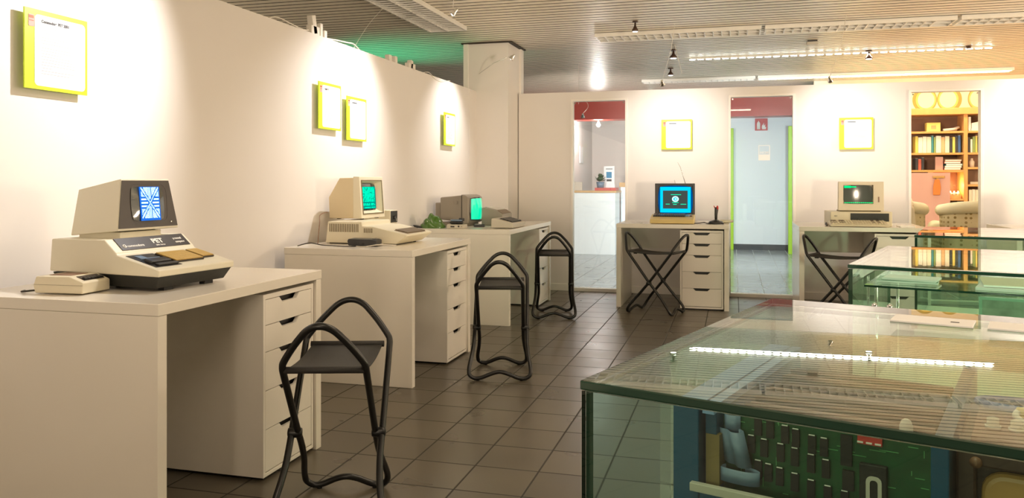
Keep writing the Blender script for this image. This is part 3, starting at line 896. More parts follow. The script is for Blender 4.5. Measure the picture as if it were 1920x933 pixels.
# tape recorder (cream, on the same desk, left)
t = thing('cassette_recorder', 'small cream cassette recorder at the left end of the nearest desk', 'cassette recorder', (-2.00, 2.100, .7305), 93)
prof = [(0, .004), (0, .040), (.050, .058), (.175, .057), (.186, .028), (.180, .003)]
W = .125
MB().prism(prof, 0, W, 'x').build('recorder_body', M['beigel'], t, .004, 3)
MB().box(.022, .112, .012, .045, 0, .0015, Matrix.Translation((0, 0, .0402)) @ Matrix.Rotation(math.atan2(.018, .05), 4, 'X')).build('button_panel', M['bezel'], t)
for k in range(6):
    MB().box(.026 + k * .0142, .026 + k * .0142 + .013, .014, .026, .0016, .007, Matrix.Translation((0, 0, .0402)) @ Matrix.Rotation(math.atan2(.018, .05), 4, 'X')).build('button', M['black'], t, .001)
MB().box(.03, .105, .068, .150, .0578, .0592).build('cassette_window', M['brownl'], t)
MB().box(-.0006, W + .0006, .001, .1825, .0300, .0308).build('seam', M['beiged'], t)
cable('short dark cable behind the small cassette recorder', [(-2.17, 2.14, .737), (-2.20, 2.12, .738), (-2.23, 2.09, .736), (-2.25, 2.12, .7345)], .003, M['cable_b'])

# ------------------------------------------------------------------ beige computer (desk 2)
t = thing('home_computer', 'beige wedge-shaped home computer on the second desk, under the beige monitor', 'computer', (-1.870, 4.262, .7305), 88)
W = .37
# front overhang at y=-.064
prof = [(0, .006), (-.066, .052), (-.066, .060), (.150, .104), (.185, .104), (.215, .106), (.220, .130), (.44, .130), (.455, .006)]
MB().prism(prof, 0, W, 'x').build('case', M['beigel'], t, .005, 3)
MB().box(.02, W - .02, .03, .44, .0, .0055).build('base_plate', M['black'], t)
vm = MB()
for k in range(17): vm.box(-.0012, .0008, .240 + k * .0115, .245 + k * .0115, .070, .118)
for k in range(5): vm.box(-.0012, .0008, .150 + k * .012, .155 + k * .012, .068, .094)
vm.build('side_vents', M['beiged'], t)
MB().cyl((.28, .01, .0), (.28, .01, .028), .009, n=12).build('foot', M['rubber'], t)
sl = math.atan2(.044, .216)
K = Matrix.Translation((0, -.066, .060)) @ Matrix.Rotation(sl, 4, 'X')
kb = MB().box(.055, .315, .018, .105, -.001, .0015, K).build('keyboard_well', M['keyb'], t)
for j in range(5):
    for i in range(15):
        x0 = .060 + i * .0168 + (j % 2) * .003
        if x0 > .30: continue
        MB().box(x0, x0 + .0145, .021 + j * .0165, .021 + j * .0165 + .0135, .0016, .008, K).build('key', M['keyb'], kb)
# monitor with deep recess
t = thing('monitor', 'beige monitor with teal screen on top of the home computer', 'monitor', (-2.200, 4.500, .868), 88, 'computer monitors')
W = .315
prof = [(0, 0), (.018, .250), (.155, .250), (.230, .130), (.225, 0)]
MB().prism([(.045, 0), (.058, .252), (.155, .250), (.230, .130), (.225, 0)], .002, W - .002, 'x').build('rear_housing', M['beige'], t, .004)
fr = MB()
o4 = [(0, 0), (W, 0), (W, .258), (0, .258)]
i4 = [(.026, .030), (W - .022, .030), (W - .022, .232), (.026, .232)]
def fy(z): return z * .07
vo = [fr.bm.verts.new((x, fy(z), z)) for x, z in o4]; vi = [fr.bm.verts.new((x, fy(z), z)) for x, z in i4]
bo = [fr.bm.verts.new((x, .060, z)) for x, z in o4]
j4 = [(.050, .052), (W - .046, .052), (W - .046, .214), (.050, .214)]
vr = [fr.bm.verts.new((x, fy(z) + .045, z)) for x, z in j4]
for i in range(4):
    j = (i + 1) % 4
    fr._f([vo[i], vo[j], vi[j], vi[i]]); fr._f([vo[i], bo[i], bo[j], vo[j]]); fr._f([vi[i], vi[j], vr[j], vr[i]])
fr._f(bo)
fr.build('front_frame', M['beigel'], t, .003)
fr2 = MB().ring([(.020, .024), (W - .016, .024), (W - .016, .238), (.020, .238)], [(.027, .031), (W - .023, .031), (W - .023, .231), (.027, .231)], .0, .002, 'y')
for v in fr2.bm.verts: v.co.y += v.co.z * .07 - .0025
fr2.build('inner_trim', M['beiged'], t)
s_ = MB()
def sf(u, v):
    U, V = 2 * u - 1, 2 * v - 1; k = 1 - .12 * (abs(U * V)) ** 2.2
    x = W / 2 + .120 * U * k; z = .127 + .092 * V * k
    return (x, z * .07 + .036 - .008 * (1 - U * U) * (1 - V * V), z)
s_.grid(sf, 12, 12); sg = s_.build('screen_glass', M['crt'], t)
def gq(x0, x1, z0, z1, off, m, nm, par):
    g = MB(); v = [g.bm.verts.new((x, z * .07 + .036 - off, z)) for x, z in ((x0, z0), (x1, z0), (x1, z1), (x0, z1))]
    g._f(v); return g.build(nm, m, par)
gq(.060, .254, .056, .196, .0088, M['crt_teal'], 'screen_glow', sg)
rnd = random.Random(3); rows = []
for k in range(17):
    r_ = ''
    if k in (12, 15): rows.append('.' * 40); continue
    for i in range(40): r_ += '#' if (rnd.random() < (.86 if k < 8 else .7) and i < 38) else '.'
    rows.append(r_)
bitmap(sg, rows, .064, .250, .060, .193, lambda x, z: z * .07 + .036 - .0092, M['crt_green'], 'screen_text')
for x in (.05, W - .07): MB().box(x, x + .02, .02, .04, -.006, 0).build('foot', M['rubber'], t)
for x in (.05, W - .07): MB().box(x, x + .02, .18, .20, -.006, 0).build('foot', M['rubber'], t)
# floppy drive standing behind (right)
t = thing('floppy_drive', 'pair of stacked beige floppy drives with dark fronts beside the teal-screen monitor', 'disk drive', (-2.19, 4.90, .7305), 86)
for k, z in enumerate((0, .0885)):
    MB().box(0, .10, 0, .19, z, z + .0875).build('drive_case', M['beigel'], t, .003)
    MB().box(.006, .096, -.004, 0, z + .006, z + .082).build('drive_front', M['petblk'], t, .001)
    MB().box(.012, .090, -.0055, -.0042, z + .050, z + .055).build('disk_slot', M['black'], t)
    MB().box(.040, .062, -.012, -.0042, z + .028, z + .050).build('drive_latch', M['black'], t, .002)
    MB().box(.074, .084, -.0055, -.0042, z + .014, z + .034).build('badge', M['chrome'], t)
# dark cassette recorder lying in front
t = thing('cassette_recorder', 'flat charcoal cassette recorder beside the beige home computer', 'cassette recorder', (-1.932, 4.135, .7305), 96)
MB().prism([(0, .012), (0, .034), (.02, .040), (.165, .042), (.172, .030), (.165, .004), (.01, .002)], 0, .095, 'x').build('recorder_body', M['dgrey'], t, .003)
MB().box(.01, .085, -.012, .0, .006, .011).build('piano_keys', M['greyl'], t, .001)
MB().box(.015, .080, .004, .030, 0, .0015, Matrix.Translation((0, 0, .0358)) @ Matrix.Rotation(R(12), 4, 'X')).build('tape_lid', M['black'], t)
MB().box(-.0008, .0, .07, .085, .010, .020).build('socket', M['black'], t)
G = 'cables beside the beige home computer'
cable('dark cable curling on the second desk by its left end', [(-2.36, 4.02, .735), (-2.30, 4.05, .75), (-2.24, 4.08, .738), (-2.16, 4.08, .735), (-2.08, 4.06, .735), (-2.03, 4.08, .735)], .003, M['cable_b'], grp=G)
cable('thin cable rising from the desk up to the back of the beige monitor', [(-2.30, 4.14, .735), (-2.30, 4.15, .80), (-2.31, 4.18, .86), (-2.35, 4.26, .90), (-2.39, 4.42, .91)], .0025, M['brownl'], grp=G)
cable('pale cable lying on the desk below the charcoal recorder', [(-2.03, 4.085, .735), (-1.97, 4.06, .735), (-1.90, 4.08, .746), (-1.86, 4.14, .742), (-1.84, 4.20, .735)], .003, M['greyl'], grp=G)

# ------------------------------------------------------------------ desk 3 items
t = thing('monitor', 'grey terminal monitor turned sideways with glowing green curved screen, on the long desk', 'monitor', (-2.108, 6.275, .7305), 85, 'computer monitors')
# local: front faces -y; screen visible obliquely
W = .30
MB().prism([(0, .03), (0, .235), (.02, .250), (.06, .262), (.06, .02), (.02, .02)], .0, W, 'x').build('front_shell', M['grey'], t, .008, 3)
MB().hexa([(.01, .06, .03), (W - .01, .06, .03), (W - .03, .27, .05), (.03, .27, .05), (.01, .06, .255), (W - .01, .06, .255), (W - .03, .27, .235), (.03, .27, .235)]).build('rear_housing', M['grey'], t, .010, 3)
MB().box(.06, W - .06, .27, .33, .055, .190).build('tube_cover', M['grey'], t, .008, 3)
MB().box(.03, W - .03, .02, .25, .0, .03).build('stand', M['grey'], t, .006)
MB().cyl((.0, .115, .195), (-.004, .115, .195), .016, n=16).build('round_badge', M['grey'], t)
MB().box(-.0006, .001, .058, .061, .03, .26).build('seam', M['black'], t)
s_ = MB()
def sf(u, v):
    U, V = 2 * u - 1, 2 * v - 1; k = 1 - .08 * (abs(U * V)) ** 2.2
    return (W / 2 + .128 * U * k, -.002 - .040 * (1 - U * U) * (1 - .3 * V * V), .140 + .098 * V * k)
s_.grid(sf, 14, 12); sg = s_.build('screen_glass', M['crt'], t)
s_ = MB()
def sf2(u, v):
    U, V = 2 * u - 1, 2 * v - 1
    a_, b_ = U * .9, V * .9; k = 1 - .08 * (abs(a_ * b_)) ** 2.2
    return (W / 2 + .128 * a_ * k, -.0032 - .040 * (1 - a_ * a_) * (1 - .3 * b_ * b_), .140 + .098 * b_ * k)
s_.grid(sf2, 12, 10); s_.build('screen_glow', mat('green_phosphor', (.0, .2, .12), .1, emit=(.0, .55, .30), estr=1.0, noise=.3, nscale=14, coat=.5), sg)
# keyboard computer in the far right of the desk
t = thing('keyboard_computer', 'pale grey wedge computer with black keyboard at the front of the long desk', 'computer', (-1.662, 6.03, .7305), 88, None)
MB().prism([(0, .004), (-.002, .040), (.145, .078), (.175, .078), (.18, .004)], 0, .35, 'x').build('case', M['greyl'], t, .006, 3)
K = Matrix.Translation((0, 0, .0405)) @ Matrix.Rotation(math.atan2(.038, .147), 4, 'X')
kb = MB().box(.05, .31, .020, .13, -.001, .0014, K).build('keyboard_well', M['black'], t)
for j in range(4):
    for i in range(12): MB().box(.055 + i * .0212, .055 + i * .0212 + .018, .024 + j * .026, .024 + j * .026 + .021, .0016, .008, K).build('key', M['dgrey'], kb)
# mauve grey machine behind it
t = thing('printer', 'grey printer standing behind the pale wedge computer on the long desk', 'printer', (-1.860, 6.43, .7305), 93)
MB().prism([(0, .03), (0, .095), (.05, .125), (.16, .150), (.180, .145), (.180, .0), (.03, .0)], 0, .36, 'x').build('printer_body', M['grey'], t, .006, 3)
MB().box(.02, .34, .005, .055, 0, .003, Matrix.Translation((0, 0, .0955)) @ Matrix.Rotation(R(31), 4, 'X')).build('paper_cover', M['keyb'], t)
MB().box(.05, .31, .06, .17, 0, .002, Matrix.Translation((0, 0, .1145)) @ Matrix.Rotation(R(13), 4, 'X')).build('top_lid', M['greyl'], t, .001)
# small devices
t = thing('gadget', 'small black gadget with chrome label between the terminal and the wedge computer', 'gadget', (-2.030, 6.185, .7305), 15)
MB().box(0, .085, 0, .06, 0, .020).build('gadget_body', M['black'], t, .003)
MB().box(.01, .06, .012, .045, .0201, .023).build('gadget_label', M['chrome'], t)
t = thing('modem', 'pale grey modem box with sockets at the front of the long desk', 'modem', (-2.165, 5.915, .7305), 8)
MB().box(0, .145, 0, .10, 0, .032).build('modem_case', M['greyl'], t, .004)
MB().box(.03, .062, -.0006, .0, .010, .020).build('slot', M['black'], t)
MB().cyl((.095, -.0008, .017), (.095, .002, .017), .007, n=12).build('socket', M['black'], t)
MB().cyl((.118, -.0008, .016), (.118, .002, .016), .005, n=12).build('socket', M['grey'], t)
t = thing('acoustic_coupler', 'coiled black rubber cup lying on the pale grey modem', 'coupler', (-2.10, 5.965, .764), 0)
MB().tube([(.045 * math.cos(a), .028 * math.sin(a), .011) for a in [2 * PI * k / 20 for k in range(20)]], .011, 8, True).build('rubber_ring', M['black'], t)
MB().tube([(.045 * math.cos(a), .028 * math.sin(a), .029) for a in [2 * PI * k / 20 for k in range(20)]], .007, 8, True).build('metal_ring', M['ribbon'], t)
MB().box(.020, .055, -.01, .03, .022, .048).build('plug_block', M['dgrey'], t, .005)
# green domed thing
def lump(d):
    return 1 + .10 * math.sin(5 * d.x + 1) * math.cos(4 * d.y) + .05 * math.sin(11 * d.z + 7 * d.x)
t = thing('telephone', 'shiny green domed telephone at the left end of the long desk', 'telephone', (-2.300, 5.985, .7305), 12)
dm = MB()
def dome(u, v):
    a = 2 * PI * u; r = math.sin(v * PI / 2); h = math.cos(v * PI / 2)
    k = lump(Vector((r * math.cos(a), r * math.sin(a), h)))
    x = .098 * r * math.cos(a) * k; y = .075 * r * math.sin(a) * k
    z = .098 * h * k * (1 + .25 * math.exp(-((x + .022) / .022) ** 2) - .10 * math.exp(-((x - .012) / .02) ** 2))
    return (x, y, max(0, z))
dm.grid(dome, 40, 16); dm.build('green_shell', M['frog'], t)
MB().ell((-.045, -.055, .052), .022, .022, .026, 14, 10).build('eye_bump', M['frog'], t)
MB().hexa([(-.150, -.02, .0), (-.08, -.03, 0), (-.08, .03, 0), (-.14, .03, 0), (-.165, -.02, .024), (-.08, -.03, .010), (-.08, .03, .010), (-.15, .03, .022)]).build('receiver_fin', M['dgrey'], t, .003)

# ------------------------------------------------------------------ desk 4: television and keyboard computer
t = thing('television', 'black portable television with bright blue picture and rabbit-ear aerial', 'television', (-.684, 7.30, .7305), 0)
W, z0, z1 = .35, .0, .352
MB().ring([(0, 0), (W, 0), (W, z1), (0, z1)], [(.028, .080), (W - .018, .080), (W - .018, z1 - .020), (.028, z1 - .020)], 0, .03, 'y').build('front_bezel', M['dgrey'], t, .004)
MB().hexa([(.005, .03, .005), (W - .005, .03, .005), (W - .05, .30, .03), (.05, .30, .03), (.005, .03, z1 - .004), (W - .005, .03, z1 - .004), (W - .05, .30, z1 - .06), (.05, .30, z1 - .06)]).build('rear_housing', M['dgrey'], t, .006)
s_ = MB(); x0, x1, za, zb = .028, W - .018, .080, z1 - .020
def flat(x0, x1, za, zb, y, m, nm, par):
    return MB().box(x0, x1, y, y + .0006, za, zb).build(nm, m, par)
sg = crt_face(t, x0, x1, za, zb, .016, .006, M['crt_navy'], name='screen')
flat(x0 + .018, x1 - .018, za + .012, zb - .012, .0082, M['crt_cyan'], 'picture', sg)
flat(x0 + .042, x1 - .044, za + .046, zb - .044, .0074, M['crt_dark'], 'picture_window', sg)
cxx, czz = (x0 + x1) / 2, (za + zb) / 2 + .006
MB().prism([(cxx + .030 * math.cos(a), czz + .026 * math.sin(a)) for a in [2 * PI * k / 24 for k in range(24)]], .0064, .0068, 'y').build('picture_emblem', M['crt_pale'], sg)
MB().ring([(cxx + .018 * math.cos(a), czz + .015 * math.sin(a)) for a in [2 * PI * k / 24 for k in range(24)]],
          [(cxx + .009 * math.cos(a) + .002, czz + .007 * math.sin(a)) for a in [2 * PI * k / 24 for k in range(24)]], .0056, .0060, 'y').build('picture_emblem_ring', M['crt_cyan'], sg)
tx = MB()
for a, b, z in ((-.085, -.050, -.048), (-.020, .012, -.050), (.045, .095, -.048), (-.028, .028, -.034), (-.04, .05, .037)):
    tx.box(cxx + a, cxx + b, .0058, .0062, czz + z, czz + z + .005)
tx.build('picture_text', M['crt_green'], sg)
kn = MB()
for k in range(9): kn.cyl((.15 + k * .018, -.001, .045), (.15 + k * .018, .004, .045), .004, n=8)
kn.build('tuner_knobs', M['chrome'], t)
MB().box(.02, .33, -.0012, .001, .066, .069).build('trim_line', M['greyl'], t)
MB().tube([(.265, .10, z1 - .01), (.215, .13, .50), (.190, .14, .545)], [.003, .002, .0012], 6).build('aerial', M['chrome'], t)
MB().tube([(.175, .10, z1 - .01), (.165, .11, z1 + .03)], .002, 6).build('aerial_stub', M['chrome'], t)
t = thing('keyboard_computer', 'cream yellow keyboard computer in front of the television', 'computer', (-.705, 7.055, .7305), 0)
MB().prism([(0, .004), (-.004, .040), (.055, .060), (.19, .078), (.235, .076), (.24, .004)], 0, .375, 'x').build('case', mat('aged_yellow_plastic', (.72, .56, .24), .4, noise=.04), t, .006, 3)
K = Matrix.Translation((0, .058, .0605)) @ Matrix.Rotation(math.atan2(.018, .135), 4, 'X')
kb = MB().box(.02, .295, .000, .125, 0, .0045, K).build('keyboard_well', M['black'], t)
for j in range(5):
    for i in range(14): MB().box(.024 + i * .0193, .024 + i * .0193 + .017, .004 + j * .024, .004 + j * .024 + .020, .0047, .012, K).build('key', M['keyb'] if j else M['dgrey'], kb)
MB().box(.30, .325, .01, .07, 0, .010, K).build('function_keys', M['ribbon'], t)
MB().cyl((.345, .085, .066), (.345, .085, .074), .012, n=14).build('power_lamp', M['brownl'], t)
cable('black cable tangle between the television and the joystick', [(-.33, 7.16, .736), (-.29, 7.14, .738), (-.25, 7.19, .742), (-.22, 7.13, .737), (-.19, 7.20, .738), (-.17, 7.27, .737)], .004, M['cable_b'])
t = thing('joystick', 'black joystick with red fire buttons on the television desk', 'joystick', (-.150, 7.22, .7305), 0)
MB().lathe([(.01, .0), (.062, .0), (.066, .008), (.055, .022), (.02, .034), (.012, .040)], 24).build('joystick_base', M['dgrey'], t)
for x, y_ in ((-.05, -.035), (.05, -.035), (0, .055)):
    MB().cyl((x, y_, 0), (x, y_, .012), .018, .014, 12).build('suction_foot', M['black'], t)
st = MB().tube([(0, 0, .03), (0, 0, .08), (.004, 0, .125), (.002, 0, .145)], [.011, .013, .016, .014], 12).build('stick', M['dgrey'], t)
MB().ell((.012, -.006, .140), .010, .012, .020, 12, 8).build('fire_button', M['redp'], st)
MB().tube([(-.010, 0, .14), (-.018, -.004, .158)], [.006, .003], 8).build('trigger', M['redp'], st)
t = thing('dish', 'cream round dish behind the joystick on the television desk', 'dish', (-.085, 7.42, .7305), 0)
MB().lathe([(.02, 0), (.075, .004), (.085, .022), (.080, .024), (.068, .008), (.01, .006)], 24).build('dish_body', M['beigel'], t)
o = MB().box(-.93, -.78, 7.10, 7.20, .7304, .7318).build('paper_sheet', M['paper'])
tag(o, 'white sheet of paper lying at the left end of the television desk', 'paper')

# ------------------------------------------------------------------ desk 5: business computer
t = thing('desktop_computer', 'pale beige desktop computer case with two black disk drives', 'computer', (.775, 7.14, .7305), 2)
W, H = .475, .118
MB().box(0, W, 0, .36, 0, H).build('case', M['beigel'], t, .004)
MB().box(.155, .450, -.0018, 0, .040, H - .012).build('drive_bay', M['petblk'], t)
for x in (.160, .307):
    MB().box(x + .006, x + .132, -.003, -.0019, .068, .072).build('disk_slot', M['black'], t)
    MB().box(x + .055, x + .088, -.010, -.0019, .052, .066).build('drive_latch', M['black'], t, .001)
vm = MB()
for k in range(18): vm.box(.022 + k * .0065, .026 + k * .0065, -.001, .001, .030, .045)
vm.build('vent_slots', M['beiged'], t)
text('brand_text', 'IBM', .013, M['ink'], t, (.030, -.0005, .078), width=.022)
t = thing('keyboard', 'cream keyboard in front of the desktop computer with two disk drives', 'keyboard', (.760, 6.975, .7305), 2)
MB().prism([(0, .004), (0, .018), (.15, .046), (.155, .008)], 0, .44, 'x').build('keyboard_case', M['beigel'], t, .003)
K = Matrix.Translation((0, 0, .018)) @ Matrix.Rotation(math.atan2(.028, .15), 4, 'X')
for j in range(5):
    for i in range(20):
        MB().box(.016 + i * .0205, .016 + i * .0205 + .017, .020 + j * .024, .020 + j * .024 + .020, .0, .009, K).build('key', M['keyb'] if i in (0, 1, 3, 4, 15, 17) and j in (1, 3, 4) else M['beigel'], t)
t = thing('monitor', 'pale beige monitor with green text line on the desktop computer', 'monitor', (.842, 7.20, .857), 2, 'computer monitors')
W, H = .355, .240
MB().ring([(0, 0), (W, 0), (W - .002, H), (.002, H)], [(.040, .055), (.272, .055), (.272, .212), (.040, .212)], 0, .04, 'y').build('front_bezel', M['beigel'], t, .003)
MB().hexa([(.008, .04, .004), (W - .008, .04, .004), (W - .05, .29, .03), (.05, .29, .03), (.008, .04, H - .004), (W - .008, .04, H - .004), (W - .05, .29, H - .05), (.05, .29, H - .05)]).build('rear_housing', M['beigel'], t, .005)
MB().box(.02, W - .02, .03, .22, -.008, 0).build('stand', M['beiged'], t)
MB().box(.290, .340, -.0012, 0, .055, .205).build('control_panel', M['beigel'], t, .001)
MB().box(.310, .318, -.006, -.001, .070, .115).build('dial', M['brownl'], t, .002)
sg = crt_face(t, .040, .272, .055, .212, .022, .010, mat('grey_crt', (.10, .12, .11), .12, noise=.1, coat=.6), name='screen_glass')
g = MB()
g.box(.048, .100, .0110, .0114, .188, .206); g.box(.100, .142, .0110, .0114, .192, .202)
g.build('screen_text', M['crt_lime'], sg)
g = MB(); x = .050
while x < .262: g.box(x, x + .012, .0112, .0116, .062, .068); x += .016
g.build('status_line', M['crt_lime'], sg)
# a grey cable bundle left
cable('dark cable bundle at the left side of the desktop computer', [(.745, 7.10, .737), (.740, 7.16, .742), (.750, 7.24, .75), (.762, 7.32, .74)], .006, M['cable_b'])
o = MB().box(1.29, 1.40, 7.05, 7.22, .7304, .738).build('paper_stack', M['paper'])
tag(o, 'small stack of white papers right of the desktop computer', 'paper')

# ------------------------------------------------------------------ desk 6 monitor just inside the frame
t = thing('monitor', 'black device cut off by the right picture edge', 'monitor', (2.42, 7.30, .7305), 0, 'computer monitors')
MB().box(.0, .36, 0, .3, .02, .33).build('housing', M['dgrey'], t, .006)
MB().box(.03, .33, -.003, 0, .06, .30).build('screen', M['crt'], t)
MB().box(.05, .31, .05, .25, 0, .02).build('stand', M['dgrey'], t)
t = thing('plug', 'small black and tan plug hanging at the right picture edge', 'plug', (2.335, 7.20, .80), 0)
MB().box(0, .035, 0, .02, 0, .028).build('plug_body', M['black'], t, .002)
MB().box(.035, .08, .004, .016, .006, .022).build('plug_tip', M['tan'], t, .001)
MB().box(.03, .035, .005, .015, -.0695, 0).build('plug_support', M['black'], t)

# ------------------------------------------------------------------ glass display cases
def glass_case(label, loc, rz, W, D, zb, zt, extra=None):
    t = thing('display_case', label, 'display case', loc, rz, 'glass display cases')
    g = .010; e = .0006
    def slab(nm, x0, x1, y0, y1, z0, z1, edges, m=M['glass']):
        """clear faces on the big sides, dark cut edges on the thin ones"""
        b = MB(); b.box(x0, x1, y0, y1, z0, z1)
        dims = [x1 - x0, y1 - y0, z1 - z0]; thin = dims.index(min(dims))
        b.bm.normal_update(); b.bm.faces.ensure_lookup_table()
        bmesh.ops.recalc_face_normals(b.bm, faces=b.bm.faces)
        for f in b.bm.faces:
            ax = max(range(3), key=lambda k: abs(f.normal[k]))
            f.material_index = 0 if ax == thin else 1
        return b.build(nm, [m, M['gedge']], t, .0022 if nm == 'top_pane' else 0)
    slab('top_pane', 0, W, 0, D, zt - g - .002, zt, 1)
    zz = zt - g - .003
    slab('front_pane', .002, W - .002, .002, .002 + g, zb, zz, 1, M['glassf'])
    slab('back_pane', .002, W - .002, D - .002 - g, D - .002, zb, zz, 1)
    slab('side_pane', .002, .002 + g, .003 + g, D - .003 - g, zb, zz, 1)
    slab('side_pane', W - .002 - g, W - .002, .003 + g, D - .003 - g, zb, zz, 1)
    MB().box(-.0, W, -.0, D, zb - .03, zb - .0005).build('case_floor', M['trim'], t, .002)
    MB().box(.10, W - .10, .10, D - .10, 0, zb - .0305).build('plinth', M['trim'], t, .003)
    return t
AZ = -18
cA = glass_case('nearest glass display case, lower right, holding the blue rack with the circuit board', (-.181, .963, 0), AZ, 1.55, .83, .42, .85)
cB = glass_case('second glass display case, behind the nearest one, holding magazines', (.322, 2.538, 0), AZ + 1, 1.55, .83, .42, .85)
cC = glass_case('third and farthest glass display case, in front of the bookshelf window', (.798, 4.044, 0), AZ + 3, 1.55, .83, .42, .85)
def frame(loc, rz):
    return Matrix.Translation(loc) @ Matrix.Rotation(R(rz), 4, 'Z')
def placed(name, label, cat, base, rz, p, grp=None):
    q = frame(base, rz) @ Vector(p)
    return thing(name, label, cat, q, rz, grp)
bA, bB, bC = (-.181, .963, 0), (.322, 2.538, 0), (.798, 4.044, 0)
# -- contents of case A
t = placed('computer_rack', 'blue metal rack with a green circuit board facing the camera, inside the nearest case', 'rack', bA, AZ, (.0, .0, .4205))
b = MB()
MB().box(.098, .130, .055, .47, 0, .404).build('left_panel', M['blue'], t, .0015)
MB().box(.0975, .1295, .06, .47, .4042, .4055).build('panel_top_sheen', M['blue_sheen'], t)  # thin strips carry the painted ceiling reflection
MB().box(.133, .147, .06, .47, .396, .4055).build('panel_top_sheen', M['blue_sheen'], t)
MB().box(.133, .1465, .07, .47, 0, .3955).build('inner_panel', M['blue'], t, .001)
MB().box(.375, .392, .055, .47, 0, .404).build('right_panel', M['blue'], t, .0015)
MB().box(.131, .3745, .055, .0685, 0, .305).build('lower_front_panel', M['blue'], t, .001)
MB().box(.122, .376, .046, .0545, .306, .316).build('metal_ledge', M['greyl'], t, .001)
MB().box(.134, .1505, .0690, .09, .310, .370).build('side_bracket', M['oliveb'], t)
pc = MB().box(.148, .3745, .092, .0945, .250, .398).build('circuit_board', M['pcb'], t)
def chip(x, z, w_=.0085, h=.020, m='chip', d=.004):
    c = MB().box(x, x + w_, .0918 - d, .0918, z, z + h).build('chip', M[m], pc)
    return c
rnd = random.Random(5)
for x, z in [(.186, .372), (.200, .371), (.217, .368), (.229, .366), (.247, .362), (.260, .361),
             (.178, .350), (.193, .348), (.212, .346), (.228, .344), (.246, .340), (.262, .337),
             (.186, .322), (.198, .320), (.211, .318), (.228, .315), (.246, .311), (.264, .308), (.282, .306)]:
    chip(x, z)
    MB().box(x + .001, x + .0075, .0880, .0885, z + .0203, z + .0215).build('chip_notch', M['white_ink'], pc)
chip(.282, .355, .012, .034); chip(.284, .328, .012, .022)
MB().box(.300, .325, .0862, .0918, .383, .396).build('red_connector', M['redp'], pc)
for k in range(3): MB().box(.300 + k * .009, .306 + k * .009, .0845, .0861, .3845, .3860).build('pin', M['white_ink'], pc)
MB().box(.302, .330, .0850, .0918, .296, .362).build('black_heat_sink', M['black'], pc, .001)
MB().ring(rrect(.309, .325, .300, .350, .006, 4), rrect(.313, .321, .300, .346, .0035, 4), .0836, .0849, 'y').build('metal_clip', M['greyl'], pc)
# traces
tr = MB()
for k in range(40):
    x = rnd.uniform(.150, .365); z = rnd.uniform(.29, .392)
    if rnd.random() < .5: tr.box(x, min(.373, x + rnd.uniform(.004, .02)), .0914, .0919, z, z + .0007)
    else: tr.box(x, x + .0007, .0914, .0919, z, min(.395, z + rnd.uniform(.004, .012)))
tr.build('board_traces', mat('pale_green_trace', (.10, .36, .12), .4, noise=.2), pc)
# card cage seen from above
for k in range(7):
    y_ = .125 + k * .045
    c = MB().box(.150, .372, y_, y_ + .002, .26, .385).build('circuit_card', M['pcb'], t)
    MB().box(.155, .367, y_ + .003, y_ + .012, .350, .386).build('card_chips', M['brownl'] if k % 2 else M['chip'], c)
    MB().box(.150, .372, y_ - .003, y_ - .0002, .383, .3862).build('card_edge', M['keyb'], c)
# ribbon cable loops
def ribbon(pts, z0, h, parent, tilt):
    g = MB(); P = catmull([(a, b, 0) for a, b in pts], 8)
    n = len(P)
    V0 = [g.bm.verts.new((p.x + tilt[0] * 0, p.y, z0 + 0)) for p in P]
    V1 = [g.bm.verts.new((p.x + tilt[0], p.y + tilt[1], z0 + h)) for p in P]
    for i in range(n - 1): g._f([V0[i], V0[i + 1], V1[i + 1], V1[i]], True)
    o = g.build('ribbon_cable', M['ribbon'], parent); s = o.modifiers.new('t', 'SOLIDIFY'); s.thickness = .0012
    return o
ribbon([(.150, .088), (.158, .080), (.166, .078), (.173, .070), (.182, .071), (.186, .080), (.180, .087), (.172, .087), (.166, .090)], .336, .040, t, (-.010, .0))
ribbon([(.152, .086), (.150, .074), (.165, .0695), (.185, .0695), (.196, .076), (.190, .084), (.176, .088)], .3165, .016, t, (.0, .0))
ribbon([(.150, .0885), (.154, .083), (.164, .083), (.170, .088)], .372, .020, t, (-.0, .0))
# -- magnetic memory / core device on the right
t = placed('valve_amplifier', 'brown box with a row of glass valves at the right edge inside the nearest case', 'valve unit', bA, AZ, (.395, .05, .4205))
MB().box(.0, .50, .060, .24, .0, .397).build('cabinet', M['brown'], t, .003)
MB().box(.012, .488, .062, .238, .3972, .4030).build('top_board', M['brownl'], t, .001)
dr = MB()
dr.ring([(0, .0), (.50, .0), (.50, .396), (0, .396)], [(.018, .02), (.47, .02), (.47, .378), (.018, .378)], .040, .0598, 'y')
dr.build('front_frame', M['brown'], t, .003)
MB().prism(rrect(.022, .465, .02, .374, .022), .045, .0595, 'y').build('leather_panel', M['tan'], t, .008, 3)
MB().lathe([(.002, 0), (.005, 0), (.006, .002), (.003, .004), (.0015, .005)], 16, Matrix.Translation((.018, .040, .383)) @ Matrix.Rotation(R(90), 4, 'X')).build('stud', M['brownl'], t)
for k in range(6):
    x = .030 + k * .022
    v_ = MB().lathe([(.003, 0), (.007, 0), (.007, .004), (.006, .005), (.006, .011), (.002, .0125)], 14, Matrix.Translation((x, .105, .4032))).build('valve', M['clear'], t)
    MB().cyl((x, .105, .4032), (x, .105, .4065), .0078, n=14).build('valve_socket', M['white_ink'], v_)
    if k in (2, 5): MB().ell((x, .105, .4145), .006, .006, .0022, 12, 8).build('yellow_cap', M['yellowp'], v_)
MB().tube(catmull([(.062, .120, .407), (.050, .145, .410), (.058, .17, .412), (.085, .19, .412), (.105, .185, .409)], 6), .0036, 8).build('white_lead', M['cable_w'], t)
MB().box(.050, .060, .155, .166, .4034, .4158).build('yellow_clamp', M['yellowp'], t, .002)
